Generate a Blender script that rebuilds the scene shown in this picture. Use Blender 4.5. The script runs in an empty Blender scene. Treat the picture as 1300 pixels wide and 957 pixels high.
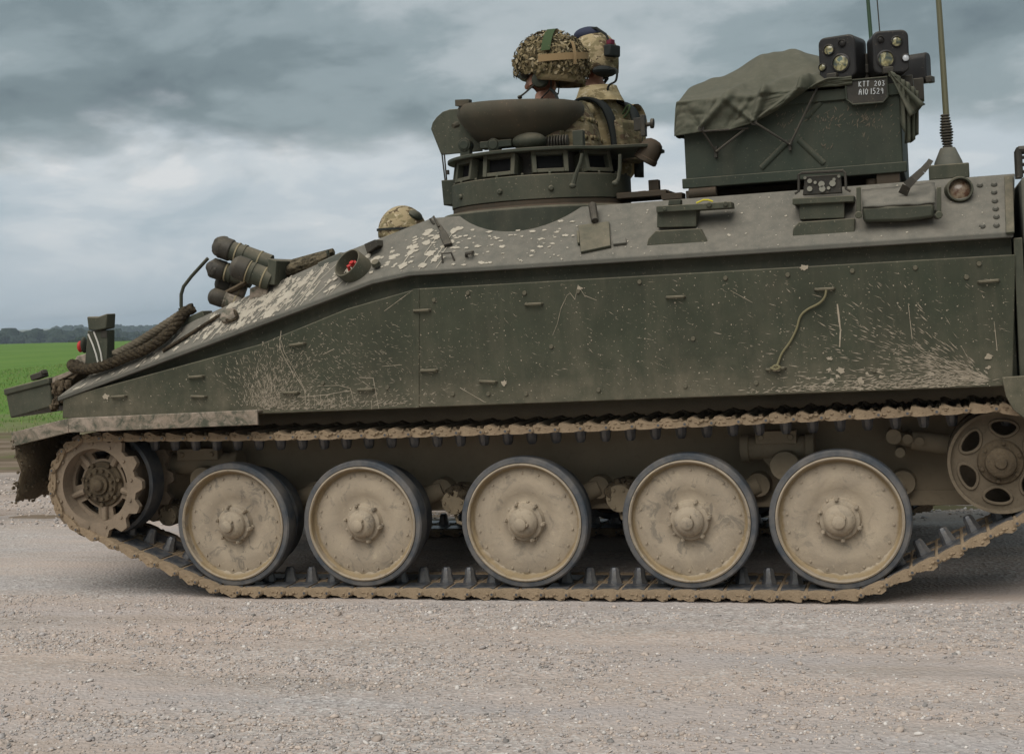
import bpy, bmesh, math, random
import numpy as np
from mathutils import Vector, Matrix, noise, Euler

random.seed(7)
rng = np.random.default_rng(11)
scene = bpy.context.scene
COL = scene.collection
R = math.radians

# ------------------------------------------------------------------ camera
CAM_POS = Vector((1.5368, -6.254, 1.3463))
YAW, PITCH, ROLL = .2949, -.0236, .0538
FPX, CX, CY = 1795.8, 650.0, 433.0          # focal length and principal point in photograph pixels
MR = (Matrix.Rotation(YAW, 3, 'Z') @ Matrix.Rotation(PITCH, 3, 'X') @ Matrix.Rotation(ROLL, 3, 'Y'))
right, fwd, up = MR.col[0], MR.col[1], MR.col[2]
cam_d = bpy.data.cameras.new('camera')
cam = bpy.data.objects.new('camera', cam_d)
COL.objects.link(cam)
cm = Matrix((right, up, -fwd)).transposed().to_4x4()
cm.translation = CAM_POS
cam.matrix_world = cm
cam_d.sensor_width = 36
cam_d.lens = FPX / 1300 * 36
cam_d.shift_y = -(478.5 - CY) / 1300
cam_d.clip_start = .05
cam_d.clip_end = 20000
scene.camera = cam

# ------------------------------------------------------------------ sky, sun, exposure
SUN_EL, SUN_AZ = R(54), R(192)
world = bpy.data.worlds.new('World')
scene.world = world
world.use_nodes = True
wt = world.node_tree
wt.nodes.clear()
def wn(t, **k):
    n = wt.nodes.new(t)
    for a, b in k.items(): setattr(n, a, b)
    return n
def wl(a, b): wt.links.new(a, b)
def wmath(op, a, b=None, c=None, clamp=False):
    n = wn('ShaderNodeMath', operation=op); n.use_clamp = clamp
    for i, v in enumerate((a, b, c)):
        if v is None: continue
        if isinstance(v, (int, float)): n.inputs[i].default_value = v
        else: wl(v, n.inputs[i])
    return n.outputs[0]
def wramp(fac, stops, interp='EASE'):
    n = wn('ShaderNodeValToRGB'); cr = n.color_ramp; cr.interpolation = interp
    while len(cr.elements) < len(stops): cr.elements.new(.5)
    for e, (p, c) in zip(cr.elements, stops):
        e.position = p; e.color = (*c, 1) if len(c) == 3 else c
    wl(fac, n.inputs[0]); return n.outputs[0]
def wnoise(vec, scale, detail=6, rough=.55, dist=0.):
    n = wn('ShaderNodeTexNoise'); n.inputs['Scale'].default_value = scale
    n.inputs['Detail'].default_value = detail; n.inputs['Roughness'].default_value = rough
    n.inputs['Distortion'].default_value = dist
    wl(vec, n.inputs['Vector']); return n.outputs[0]
def wmix(f, a, b):
    n = wn('ShaderNodeMix', data_type='RGBA')
    if isinstance(f, (int, float)): n.inputs[0].default_value = f
    else: wl(f, n.inputs[0])
    for i, v in ((6, a), (7, b)):
        if isinstance(v, tuple): n.inputs[i].default_value = (*v, 1)
        else: wl(v, n.inputs[i])
    return n.outputs[2]
tc = wn('ShaderNodeTexCoord')
sep = wn('ShaderNodeSeparateXYZ'); wl(tc.outputs['Generated'], sep.inputs[0])
dz = wmath('MAXIMUM', sep.outputs[2], 0.0)
den = wmath('ADD', dz, .30)
pu = wmath('DIVIDE', sep.outputs[0], den)
pv = wmath('DIVIDE', sep.outputs[1], den)
def wvec(x, y, z):
    n = wn('ShaderNodeCombineXYZ')
    for i, v in enumerate((x, y, z)):
        if isinstance(v, (int, float)): n.inputs[i].default_value = v
        else: wl(v, n.inputs[i])
    return n.outputs[0]
# a sheet of cloud seen from below: its pattern lies on a plane overhead
SKY_DX, SKY_DY = 1.3, 9.2
sheet = wvec(wmath('ADD', pu, SKY_DX), wmath('ADD', pv, SKY_DY), 0.0)
big = wnoise(sheet, 1.05, 4, .5, .15)
mid = wnoise(sheet, 3.6, 8, .55, .25)
fine_ = wnoise(sheet, 9.0, 6, .6, .3)
dens = wmath('ADD', wmath('ADD', wmath('MULTIPLY', big, .66), wmath('MULTIPLY', mid, .40)), wmath('MULTIPLY', wmath('SUBTRACT', fine_, .5), .14))
# the deck of thick cloud begins some degrees above the horizon, thinner bright cloud lies below it
el = wmath('ADD', dz, wmath('ADD', wmath('MULTIPLY', wmath('SUBTRACT', big, .5), .20), wmath('MULTIPLY', wmath('SUBTRACT', mid, .5), .10)))
deck = wramp(el, [(.092, (0, 0, 0)), (.128, (1, 1, 1))])
thick = wramp(dens, [(.36, (.125, .165, .19)), (.46, (.195, .25, .272)), (.54, (.285, .35, .375)), (.62, (.44, .495, .52)), (.72, (.60, .635, .66))])
lowv = wvec(wmath('MULTIPLY', sep.outputs[0], 8.0), wmath('MULTIPLY', sep.outputs[1], 8.0), wmath('MULTIPLY', sep.outputs[2], 21.0))
low_n = wnoise(lowv, 1.0, 9, .55, .3)
low = wramp(low_n, [(.36, (.455, .535, .59)), (.48, (.535, .60, .65)), (.57, (.62, .67, .705)), (.66, (.73, .75, .765))])
hz = wramp(dz, [(0.0, (1, 1, 1)), (.06, (0, 0, 0))], 'LINEAR')
low = wmix(wmath('MULTIPLY', hz, .6), low, (.45, .54, .60))
cloud = wmix(deck, low, thick)
skytex = wn('ShaderNodeTexSky', sky_type='NISHITA')
skytex.sun_disc = False
skytex.sun_elevation = SUN_EL
skytex.sun_rotation = SUN_AZ
skytex.air_density = 1.5; skytex.dust_density = 4
bg_sky = wn('ShaderNodeBackground'); bg_sky.inputs[1].default_value = .05
wl(skytex.outputs[0], bg_sky.inputs[0])
bg_cloud = wn('ShaderNodeBackground'); bg_cloud.inputs[1].default_value = .455
wl(cloud, bg_cloud.inputs[0])
mixs = wn('ShaderNodeMixShader'); mixs.inputs[0].default_value = .94
wl(bg_sky.outputs[0], mixs.inputs[1]); wl(bg_cloud.outputs[0], mixs.inputs[2])
wo = wn('ShaderNodeOutputWorld'); wl(mixs.outputs[0], wo.inputs[0])

sun_d = bpy.data.lights.new('sun', 'SUN')
sun_d.energy = 1.5
sun_d.angle = R(58)
sun_d.color = (1.0, .97, .92)
sun = bpy.data.objects.new('sun', sun_d)
COL.objects.link(sun)
# sun_rotation of the sky is measured clockwise from +Y: the same direction for the lamp
sdir = Vector((math.sin(SUN_AZ) * math.cos(SUN_EL), math.cos(SUN_AZ) * math.cos(SUN_EL), math.sin(SUN_EL)))
sun.rotation_euler = sdir.to_track_quat('Z', 'Y').to_euler()
sun.location = sdir * 30

vs = scene.view_settings
vs.view_transform = 'Standard'; vs.look = 'None'; vs.exposure = 1.15; vs.gamma = 1.0; vs.use_curve_mapping = False
scene.render.engine = 'CYCLES'
scene.cycles.use_denoising = True
scene.cycles.max_bounces = 8
scene.cycles.diffuse_bounces = 5
scene.cycles.glossy_bounces = 2
scene.cycles.caustics_reflective = False
scene.cycles.caustics_refractive = False

# ------------------------------------------------------------------ materials
class NT:
    """small helper round a material's node tree"""
    def __init__(s, name):
        s.m = bpy.data.materials.new(name); s.m.use_nodes = True
        s.t = s.m.node_tree; s.t.nodes.clear()
        s.out = s.n('ShaderNodeOutputMaterial')
        s.b = s.n('ShaderNodeBsdfPrincipled'); s.l(s.b.outputs[0], s.out.inputs[0])
        s.tc = s.n('ShaderNodeTexCoord'); s.co = s.tc.outputs['Object']
    def n(s, t, **k):
        x = s.t.nodes.new(t)
        for a, b in k.items(): setattr(x, a, b)
        return x
    def l(s, a, b): s.t.links.new(a, b)
    def set(s, sock, v):
        if isinstance(v, (int, float)): sock.default_value = v
        elif isinstance(v, tuple): sock.default_value = (*v, 1) if len(sock.default_value) == 4 and len(v) == 3 else v
        else: s.l(v, sock)
    def math(s, op, a, b=None, clamp=False):
        x = s.n('ShaderNodeMath', operation=op); x.use_clamp = clamp
        s.set(x.inputs[0], a)
        if b is not None: s.set(x.inputs[1], b)
        return x.outputs[0]
    def mapping(s, scale=(1, 1, 1), loc=(0, 0, 0), rot=(0, 0, 0), vec=None):
        x = s.n('ShaderNodeMapping'); s.l(vec or s.co, x.inputs[0])
        x.inputs['Scale'].default_value = scale; x.inputs['Location'].default_value = loc; x.inputs['Rotation'].default_value = rot
        return x.outputs[0]
    def noise(s, scale, detail=5, rough=.55, dist=0., vec=None, col=False):
        x = s.n('ShaderNodeTexNoise'); s.l(vec or s.co, x.inputs['Vector'])
        x.inputs['Scale'].default_value = scale; x.inputs['Detail'].default_value = detail
        x.inputs['Roughness'].default_value = rough; x.inputs['Distortion'].default_value = dist
        return x.outputs[1 if col else 0]
    def voro(s, scale, feat='F1', vec=None, out=0):
        x = s.n('ShaderNodeTexVoronoi', feature=feat); s.l(vec or s.co, x.inputs['Vector'])
        x.inputs['Scale'].default_value = scale; return x.outputs[out]
    def ramp(s, fac, stops, interp='LINEAR'):
        x = s.n('ShaderNodeValToRGB'); cr = x.color_ramp; cr.interpolation = interp
        while len(cr.elements) < len(stops): cr.elements.new(.5)
        for e, (p, c) in zip(cr.elements, stops):
            if isinstance(c, (int, float)): c = (c, c, c)
            e.position = p; e.color = (*c, 1)
        s.l(fac, x.inputs[0]); return x.outputs[0]
    def mix(s, f, a, b, mode='MIX'):
        x = s.n('ShaderNodeMix', data_type='RGBA', blend_type=mode)
        s.set(x.inputs[0], f); s.set(x.inputs[6], a); s.set(x.inputs[7], b); return x.outputs[2]
    def bump(s, h, strength=.3, dist=.01, prev=None):
        x = s.n('ShaderNodeBump'); x.inputs['Strength'].default_value = strength; x.inputs['Distance'].default_value = dist
        s.l(h, x.inputs['Height'])
        if prev: s.l(prev, x.inputs['Normal'])
        return x.outputs[0]
    def up(s):
        g = s.n('ShaderNodeNewGeometry'); x = s.n('ShaderNodeSeparateXYZ'); s.l(g.outputs['Normal'], x.inputs[0])
        return x.outputs[2]
    def rnd(s):
        return s.n('ShaderNodeObjectInfo').outputs['Random']
    def done(s, color, rough=.7, spec=.3, metal=0., normal=None):
        s.set(s.b.inputs['Base Color'], color); s.set(s.b.inputs['Roughness'], rough)
        s.set(s.b.inputs['Specular IOR Level'], spec); s.set(s.b.inputs['Metallic'], metal)
        if normal: s.l(normal, s.b.inputs['Normal'])
        return s.m

DUST = (.23, .19, .135)
def paint(name, base, dust=.35, specks=.5, updust=.25, streak=.25, rough=.62, dustcol=DUST, fine=1.0, spec=.18, lowz=None):
    """service paint with settled dust, run streaks, dried specks and chips"""
    k = NT(name)
    n1 = k.noise(1.7, 8, .62, .3); n2 = k.noise(13 * fine, 7, .65); n3 = k.noise(95 * fine, 3, .6)
    st = k.noise(1.0, 6, .65, .4, vec=k.mapping((11, 11, 1.6)))
    broad = k.ramp(n1, [(.30, .15), (.75, 1.)])
    blot = k.ramp(n2, [(.36, .1), (.78, 1.)])
    f = k.math('MULTIPLY', k.math('ADD', k.math('MULTIPLY', broad, .65), k.math('MULTIPLY', blot, .45)), dust)
    f = k.math('ADD', f, k.math('MULTIPLY', k.ramp(st, [(.48, 0.), (.85, 1.)]), streak * .4))
    if lowz:                                   # dirt thrown up by the tracks clings to the lowest hand's breadth
        sz_ = k.n('ShaderNodeSeparateXYZ'); k.l(k.co, sz_.inputs[0])
        hgt = k.math('DIVIDE', k.math('SUBTRACT', sz_.outputs[2], lowz), .34)
        hgt = k.math('ADD', hgt, k.math('MULTIPLY', k.math('SUBTRACT', k.noise(3.2, 7, .65, .4, vec=k.mapping((1.6, 1.6, .8))), .5), 1.3))
        f = k.math('ADD', f, k.math('MULTIPLY', k.ramp(hgt, [(.0, .36), (.5, .08), (1., 0.)]), k.ramp(n2, [(.3, .35), (.7, 1.)])))
    upz = k.math('MULTIPLY', k.math('MAXIMUM', k.up(), 0.), updust)
    f = k.math('ADD', f, k.math('MULTIPLY', upz, k.math('ADD', .55, blot)), True)
    var = k.mix(k.ramp(k.noise(5, 5, .6), [(.3, 0.), (.7, 1.)]), tuple(c * .82 for c in base), tuple(c * 1.2 for c in base))
    col = k.mix(f, var, dustcol)
    sp = k.math('MULTIPLY', k.ramp(n3, [(.655, 0.), (.69, 1.)]), specks)
    col = k.mix(sp, col, tuple(min(c * 1.55, .8) for c in dustcol))
    ch = k.ramp(k.noise(60 * fine, 4, .7, vec=k.mapping((1, 1, 1), (5, 3, 2))), [(.27, 1.), (.31, 0.)])
    col = k.mix(k.math('MULTIPLY', ch, .6), col, (.016, .016, .014))
    rg = k.math('ADD', rough, k.math('MULTIPLY', f, .3), True)
    nr = k.bump(k.noise(3.1, 2, .5), .25, .03); nr = k.bump(n2, .12, .004, nr); nr = k.bump(n3, .10, .0015, nr)
    return k.done(col, rg, spec, normal=nr)

def mud(name, a, b, dark, scale=1.0, rough=.92, bump=.5, darkamt=.5):
    """dried earth caked on metal"""
    k = NT(name)
    n1 = k.noise(4 * scale, 8, .65, .5); n2 = k.noise(30 * scale, 6, .65); n3 = k.noise(140 * scale, 3, .6)
    off = k.noise(2.0 * scale, 6, .6, vec=k.mapping((1, 1, 1), (7, 1, 4)))
    col = k.mix(k.ramp(n1, [(.33, 0.), (.68, 1.)]), a, b)
    col = k.mix(k.math('MULTIPLY', k.ramp(off, [(.52, 0.), (.66, 1.)]), darkamt), col, dark)
    col = k.mix(k.math('MULTIPLY', k.ramp(n2, [(.30, 1.), (.45, 0.)]), .45), col, dark)
    col = k.mix(k.math('MULTIPLY', k.rnd(), .38), col, tuple(c * .6 for c in a))
    nr = k.bump(n2, bump, .006); nr = k.bump(n3, bump * .6, .002, nr)
    return k.done(col, rough, .2, normal=nr)

M = {}
G = (.024, .033, .023)
M['green'] = paint('green_paint', G, .26, .35, .5, .35)
M['plate'] = paint('side_plate_paint', (.0235, .0305, .0185), .16, .7, .3, .4, fine=1.1, lowz=.91)
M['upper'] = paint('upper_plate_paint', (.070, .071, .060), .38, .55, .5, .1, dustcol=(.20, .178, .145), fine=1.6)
M['dark'] = paint('dark_green_paint', (.018, .026, .019), .18, .2, .35, .2)
M['box'] = paint('stowage_box_paint', (.019, .029, .021), .13, .2, .25, .25)
M['grey'] = paint('grey_green_paint', (.075, .083, .072), .3, .2, .3, .2)
M['hatch'] = paint('hatch_paint', (.038, .042, .030), .55, .35, .1, .2, dustcol=(.15, .105, .072), fine=.7)
M['black'] = paint('black_metal', (.014, .015, .015), .25, .25, .25, .1, .45)
M['rusty'] = paint('rusty_ring', (.036, .034, .025), .5, .3, .3, .2, dustcol=(.095, .060, .038))
MUDA, MUDB, MUDD = (.345, .275, .185), (.235, .185, .122), (.115, .088, .058)
M['mud'] = mud('dried_mud', MUDA, MUDB, MUDD)
M['wheel_plain'] = mud('muddy_wheel', (.335, .270, .188), (.265, .212, .145), (.165, .130, .09), 1.3, bump=.3, darkamt=.7)
M['hull_mud'] = mud('muddy_hull', (.42, .335, .230), (.34, .270, .185), (.22, .175, .12), 1.0, bump=.3, darkamt=.35)
M['idler'] = mud('dark_idler_mud', (.155, .122, .084), (.10, .078, .053), (.05, .04, .028), 2.0, bump=.35)
M['clod'] = mud('wet_earth', (.13, .098, .062), (.07, .052, .034), (.025, .019, .014), 2.0, bump=1.0)
M['link'] = mud('muddy_link', (.33, .245, .160), (.23, .168, .108), (.10, .074, .050), 3.0, bump=.6)
M['sprocket'] = mud('muddy_sprocket', (.29, .222, .158), (.21, .162, .116), (.09, .07, .052), 2.0, bump=.45)
M['splash'] = mud('dried_splash', (.46, .41, .33), (.38, .335, .265), (.27, .23, .18), 4.0, bump=.2, darkamt=.2)
# fender: mud over green paint, the paint showing where it was rubbed off
k = NT('muddy_fender')
fa = k.noise(15, 7, .7, .8); fb_ = k.noise(45, 5, .65)
fm = k.mix(k.ramp(k.noise(4, 6, .6), [(.35, 0.), (.65, 1.)]), (.31, .25, .20), (.235, .185, .14))
fcol = k.mix(k.ramp(fa, [(.40, 0.), (.62, 1.)]), fm, (.070, .072, .052))
fcol = k.mix(k.math('MULTIPLY', k.ramp(fb_, [(.56, 0.), (.64, 1.)]), .6), fcol, (.29, .24, .19))
M['fender'] = k.done(fcol, .88, .2, normal=k.bump(fa, .3, .006, k.bump(fb_, .4, .003)))
# wheel faces: every wheel smeared differently, thick ochre mud left in the rim's angle
k = NT('muddy_wheel_face')
ofs = k.n('ShaderNodeVectorMath', operation='ADD'); k.l(k.co, ofs.inputs[0])
cmb = k.n('ShaderNodeCombineXYZ'); k.l(k.math('MULTIPLY', k.rnd(), 37.), cmb.inputs[0]); k.l(k.math('MULTIPLY', k.rnd(), 11.), cmb.inputs[2]); k.l(cmb.outputs[0], ofs.inputs[1])
wv = ofs.outputs[0]
w1 = k.noise(5, 8, .66, .8, vec=wv); w2 = k.noise(26, 6, .65, .3, vec=wv); w3 = k.noise(130, 3, .6, vec=wv)
wc = k.mix(k.ramp(w1, [(.36, 0.), (.62, 1.)]), (.355, .290, .212), (.280, .230, .172))
wc = k.mix(k.math('MULTIPLY', k.ramp(k.noise(11, 7, .7, 1.2, vec=wv), [(.54, 0.), (.62, 1.)]), k.math('ADD', .25, k.math('MULTIPLY', k.rnd(), .6))), wc, (.175, .150, .118))
wc = k.mix(k.math('MULTIPLY', k.ramp(w2, [(.60, 0.), (.70, 1.)]), .45), wc, (.44, .365, .26))
wc = k.mix(k.math('MULTIPLY', k.ramp(w2, [(.27, 1.), (.36, 0.)]), .6), wc, (.14, .108, .072))
sw = k.n('ShaderNodeSeparateXYZ'); k.l(k.co, sw.inputs[0])
rw = k.math('POWER', k.math('ADD', k.math('POWER', sw.outputs[0], 2.), k.math('POWER', sw.outputs[2], 2.)), .5)
ringf = k.ramp(k.math('ADD', rw, k.math('MULTIPLY', k.math('SUBTRACT', w1, .5), .05)), [(.243, 0.), (.252, 1.), (.262, 1.), (.266, 0.)])
wc = k.mix(k.math('MULTIPLY', ringf, .75), wc, (.235, .168, .085))
M['wheel'] = k.done(wc, .9, .2, normal=k.bump(w1, .25, .012, k.bump(w2, .45, .005, k.bump(w3, .4, .002))))
k = NT('worn_steel')
M['steel'] = k.done(k.mix(k.ramp(k.noise(25, 6, .65), [(.4, 0.), (.65, 1.)]), (.055, .062, .075), (.17, .155, .14)), .42, .5, .35, k.bump(k.noise(60, 4), .2, .003))
k = NT('tyre_rubber')
rr = k.noise(1, 6, .6, vec=k.mapping((7, 7, 7)))
M['tyre'] = k.done(k.mix(k.math('MULTIPLY', k.ramp(rr, [(.38, 0.), (.70, 1.)]), .75), (.042, .050, .060), (.19, .165, .14)), .62, .4, 0., k.bump(k.noise(60, 5), .2, .003))
k = NT('dark_gap')
M['void'] = k.done((.008, .008, .008), .9, .1)

# ------------------------------------------------------------------ geometry helpers
def at(px, py, Y):
    """the point of the plane y = Y seen at a measured place of the photograph (survey of the vehicle's side)"""
    d = right * ((px - CX) / FPX) + fwd - up * ((py - CY) / FPX)
    return CAM_POS + d * ((Y - CAM_POS.y) / d.y)
def on_plane(px, py, p0, n):
    d = right * ((px - CX) / FPX) + fwd - up * ((py - CY) / FPX)
    return CAM_POS + d * ((p0 - CAM_POS).dot(n) / d.dot(n))

class MB:
    def __init__(s): s.v = []; s.f = []; s.mi = []
    def add(s, vs, fs, mi=0):
        o = len(s.v); s.v += [tuple(p) for p in vs]
        s.f += [tuple(i + o for i in f) for f in fs]; s.mi += [mi] * len(fs); return s
    def hexa(s, p, mi=0):   # p: 4 bottom, 4 top, both counter-clockwise from above
        return s.add(p, [(3, 2, 1, 0), (4, 5, 6, 7), (0, 1, 5, 4), (1, 2, 6, 5), (2, 3, 7, 6), (3, 0, 4, 7)], mi)
    def box(s, c, d, rot=None, mi=0):
        c = Vector(c); hx, hy, hz = (x / 2 for x in d)
        p = [Vector(q) for q in ((-hx, -hy, -hz), (hx, -hy, -hz), (hx, hy, -hz), (-hx, hy, -hz), (-hx, -hy, hz), (hx, -hy, hz), (hx, hy, hz), (-hx, hy, hz))]
        if rot is not None: p = [rot @ q for q in p]
        return s.hexa([c + q for q in p], mi)
    def slab(s, poly, off, mi=0):
        poly = [Vector(p) for p in poly]; off = Vector(off); n = len(poly)
        vs = poly + [p + off for p in poly]
        nrm = Vector((0, 0, 0))
        for i in range(n): nrm += poly[i].cross(poly[(i + 1) % n])
        fl = nrm.dot(off) > 0
        a = tuple(range(n)); b = tuple(range(n, 2 * n))
        fs = [a[::-1] if fl else a, b if fl else b[::-1]]
        for i in range(n):
            j = (i + 1) % n
            q = (i, j, n + j, n + i); fs.append(q if fl else q[::-1])
        return s.add(vs, fs, mi)
    def tube(s, pts, r, n=8, caps=True, mi=0, flat=1.0):
        pts = [Vector(p) for p in pts]; m = len(pts)
        rs = r if isinstance(r, (list, tuple)) else [r] * m
        vs = []; ref = None
        for i, p in enumerate(pts):
            t = (pts[min(i + 1, m - 1)] - pts[max(i - 1, 0)]).normalized()
            if ref is None:
                ref = Vector((0, 0, 1)) if abs(t.z) < .9 else Vector((1, 0, 0))
            u = (ref - t * ref.dot(t)).normalized(); w = t.cross(u); ref = u
            for q in range(n):
                a = 2 * math.pi * q / n
                vs.append(p + (u * math.cos(a) * flat + w * math.sin(a)) * rs[i])
        fs = []
        for i in range(m - 1):
            for q in range(n):
                q2 = (q + 1) % n
                fs.append((i * n + q, i * n + q2, (i + 1) * n + q2, (i + 1) * n + q))
        if caps:
            fs.append(tuple(range(n))[::-1]); fs.append(tuple((m - 1) * n + q for q in range(n)))
        return s.add(vs, fs, mi)
    def cyl(s, p0, p1, r0, r1=None, n=16, mi=0): return s.tube([p0, p1], [r0, r0 if r1 is None else r1], n, True, mi)
    def lathe(s, o, axis, prof, n=32, mi=0, closed=False, caps=True):
        o = Vector(o); ax = Vector(axis).normalized()
        u = ax.orthogonal().normalized()
        if abs(ax.y) > .9: u = Vector((1, 0, 0))
        if abs(ax.z) > .9: u = Vector((1, 0, 0))
        w = ax.cross(u); vs = []
        for (r, h) in prof:
            for q in range(n):
                a = 2 * math.pi * q / n
                vs.append(o + ax * h + (u * math.cos(a) + w * math.sin(a)) * r)
        m = len(prof); fs = []
        for i in range(m if closed else m - 1):
            i2 = (i + 1) % m
            for q in range(n):
                q2 = (q + 1) % n
                fs.append((i * n + q, i * n + q2, i2 * n + q2, i2 * n + q))
        if not closed and caps:
            fs.append(tuple(range(n))[::-1]); fs.append(tuple((m - 1) * n + q for q in range(n)))
        return s.add(vs, fs, mi)
    def ell(s, c, rad, rot=None, nu=16, nv=10, mi=0, fn=None):
        c = Vector(c); vs = []; fs = []
        for j in range(1, nv):
            th = math.pi * j / nv
            for i in range(nu):
                a = 2 * math.pi * i / nu
                p = Vector((math.sin(th) * math.cos(a), math.sin(th) * math.sin(a), math.cos(th)))
                sc = fn(p) if fn else 1.0
                p = Vector((p.x * rad[0], p.y * rad[1], p.z * rad[2])) * sc
                vs.append(c + (rot @ p if rot else p))
        t = Vector((0, 0, rad[2])); b = -t
        vs.append(c + (rot @ t if rot else t)); vs.append(c + (rot @ b if rot else b))
        T, B = len(vs) - 2, len(vs) - 1
        for j in range(nv - 2):
            for i in range(nu):
                i2 = (i + 1) % nu
                fs.append((j * nu + i, (j + 1) * nu + i, (j + 1) * nu + i2, j * nu + i2))
        for i in range(nu):
            i2 = (i + 1) % nu
            fs.append((T, i, i2)); fs.append((B, (nv - 2) * nu + i2, (nv - 2) * nu + i))
        return s.add(vs, fs, mi)
    def mesh(s, name, mats, ang=32):
        me = bpy.data.meshes.new(name)
        me.from_pydata(s.v, [], s.f)
        for m in (mats if isinstance(mats, (list, tuple)) else [mats]): me.materials.append(M[m] if isinstance(m, str) else m)
        if len(me.materials) > 1: me.polygons.foreach_set('material_index', s.mi)
        bm = bmesh.new(); bm.from_mesh(me); bmesh.ops.recalc_face_normals(bm, faces=bm.faces); bm.to_mesh(me); bm.free()
        me.polygons.foreach_set('use_smooth', [True] * len(me.polygons))
        me.set_sharp_from_angle(angle=R(ang)); me.update()
        return me
    def build(s, name, mats, parent=None, bevel=0, ang=32):
        return link(name, s.mesh(name, mats, ang), parent, bevel)

def link(name, me, parent=None, bevel=0):
    o = bpy.data.objects.new(name, me); COL.objects.link(o)
    if parent is not None:
        o.parent = parent
        if parent.parent is None and parent.type == 'EMPTY' and not parent.get('local'):
            o.matrix_parent_inverse = Matrix.Translation(-parent.location)
    if bevel:
        b = o.modifiers.new('bevel', 'BEVEL'); b.width = bevel; b.segments = 2; b.limit_method = 'ANGLE'; b.angle_limit = R(35)
    return o
def empty(name, loc, parent=None, local=False):
    o = bpy.data.objects.new(name, None); COL.objects.link(o); o.empty_display_size = .1
    o.location = loc
    if local: o['local'] = 1
    if parent is not None:
        o.parent = parent
        if parent.parent is None and not parent.get('local'): o.matrix_parent_inverse = Matrix.Translation(-parent.location)
    return o
def tag(o, label, cat, group=None):
    o['label'] = label; o['category'] = cat
    if group: o['group'] = group
    return o
def pprism(pts, Y0, Y1, mb=None, mi=0):
    """prism across the vehicle: outline measured on the plane y=Y0, extruded to y=Y1"""
    mb = mb or MB()
    return mb.slab([at(x, y, Y0) for x, y in pts], (0, Y1 - Y0, 0), mi)
def holed(outer, holes, y0, y1):
    """plate in the XZ plane with holes, thickness y0..y1, local coordinates"""
    bm = bmesh.new(); es = []
    for loop in [outer] + holes:
        vs = [bm.verts.new((x, y0, z)) for x, z in loop]
        es += [bm.edges.new((vs[i], vs[(i + 1) % len(vs)])) for i in range(len(vs))]
    bmesh.ops.triangle_fill(bm, use_beauty=True, use_dissolve=False, edges=es)
    r = bmesh.ops.extrude_face_region(bm, geom=bm.faces[:])
    bmesh.ops.translate(bm, vec=(0, y1 - y0, 0), verts=[v for v in r['geom'] if isinstance(v, bmesh.types.BMVert)])
    bm.verts.index_update()
    mb = MB(); mb.add([v.co for v in bm.verts], [[v.index for v in f.verts] for f in bm.faces]); bm.free(); return mb
def circle(r, n=32, cx=0, cz=0, ph=0): return [(cx + r * math.cos(ph + 2 * math.pi * i / n), cz + r * math.sin(ph + 2 * math.pi * i / n)) for i in range(n)]

# ------------------------------------------------------------------ the setting
def smooth(a, b, x):
    t = min(max((x - a) / (b - a), 0), 1); return t * t * (3 - 2 * t)
def terrain_z(x, y):
    d = math.hypot(x, y)
    z = -.05 - 9.0 * smooth(150, 720, d) + 16 * smooth(900, 3300, d)
    lat = (x - CAM_POS.x) * .835 + (y - CAM_POS.y) * .55     # the land falls gently towards the right
    z -= .033 * 150 * math.tanh(lat / 150) * smooth(25, 160, d)
    z += smooth(150, 600, d) * 2.5 * noise.noise((x * .0025, y * .0025, 3))
    return z
# one sheet to the horizon, finer near the vehicle
rad = [0, 3, 6, 9, 12, 16, 20, 26, 34, 45, 60, 80, 105, 140, 180, 230, 300, 380, 480, 600, 760, 950, 1200, 1500, 2000, 2600, 3300]
mb = MB(); NS = 120
vs = [(0, 1, terrain_z(0, 1))]
for r in rad[1:]:
    for i in range(NS):
        a = 2 * math.pi * i / NS
        x, y = r * math.cos(a), 1 + r * math.sin(a)
        vs.append((x, y, terrain_z(x, y)))
fs = [(0, 1 + i, 1 + (i + 1) % NS) for i in range(NS)]
for j in range(len(rad) - 2):
    for i in range(NS):
        i2 = (i + 1) % NS
        fs.append((1 + j * NS + i, 1 + (j + 1) * NS + i, 1 + (j + 1) * NS + i2, 1 + j * NS + i2))
mb.add(vs, fs)
k = NT('pasture')
sx = k.n('ShaderNodeSeparateXYZ'); k.l(k.co, sx.inputs[0])
dist = k.math('POWER', k.math('ADD', k.math('POWER', sx.outputs[0], 2.), k.math('POWER', sx.outputs[1], 2.)), .5)
g1 = k.noise(.12, 7, .6); g2 = k.noise(3.5, 6, .65); g3 = k.noise(.9, 5, .6)
grass = k.mix(k.ramp(g1, [(.35, 0.), (.65, 1.)]), (.085, .165, .028), (.125, .205, .042))
grass = k.mix(k.math('MULTIPLY', k.ramp(g3, [(.5, 0.), (.75, 1.)]), .5), grass, (.16, .20, .06))
grass = k.mix(k.math('MULTIPLY', k.ramp(g2, [(.35, 1.), (.55, 0.)]), .45), grass, (.06, .115, .024))
# bare, churned earth beside the road gives way to the pasture
edge = k.math('ADD', sx.outputs[1], k.math('MULTIPLY', k.math('SUBTRACT', k.noise(.35, 6, .6, vec=k.mapping((.5, 1.6, 1))), .5), 9.))
bare = k.ramp(k.math('DIVIDE', edge, 30.), [(.34, 1.), (.50, 0.)])
earth = k.mix(k.ramp(k.noise(1.2, 7, .65, vec=k.mapping((.35, 2.2, 1))), [(.38, 0.), (.62, 1.)]), (.205, .155, .115), (.110, .082, .052))
earth = k.mix(k.math('MULTIPLY', k.ramp(k.noise(.8, 6, .6, vec=k.mapping((.6, 1.5, 1), (4, 9, 0))), [(.48, 0.), (.62, 1.)]), .8), earth, (.10, .105, .040))
col = k.mix(bare, grass, earth)
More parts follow.
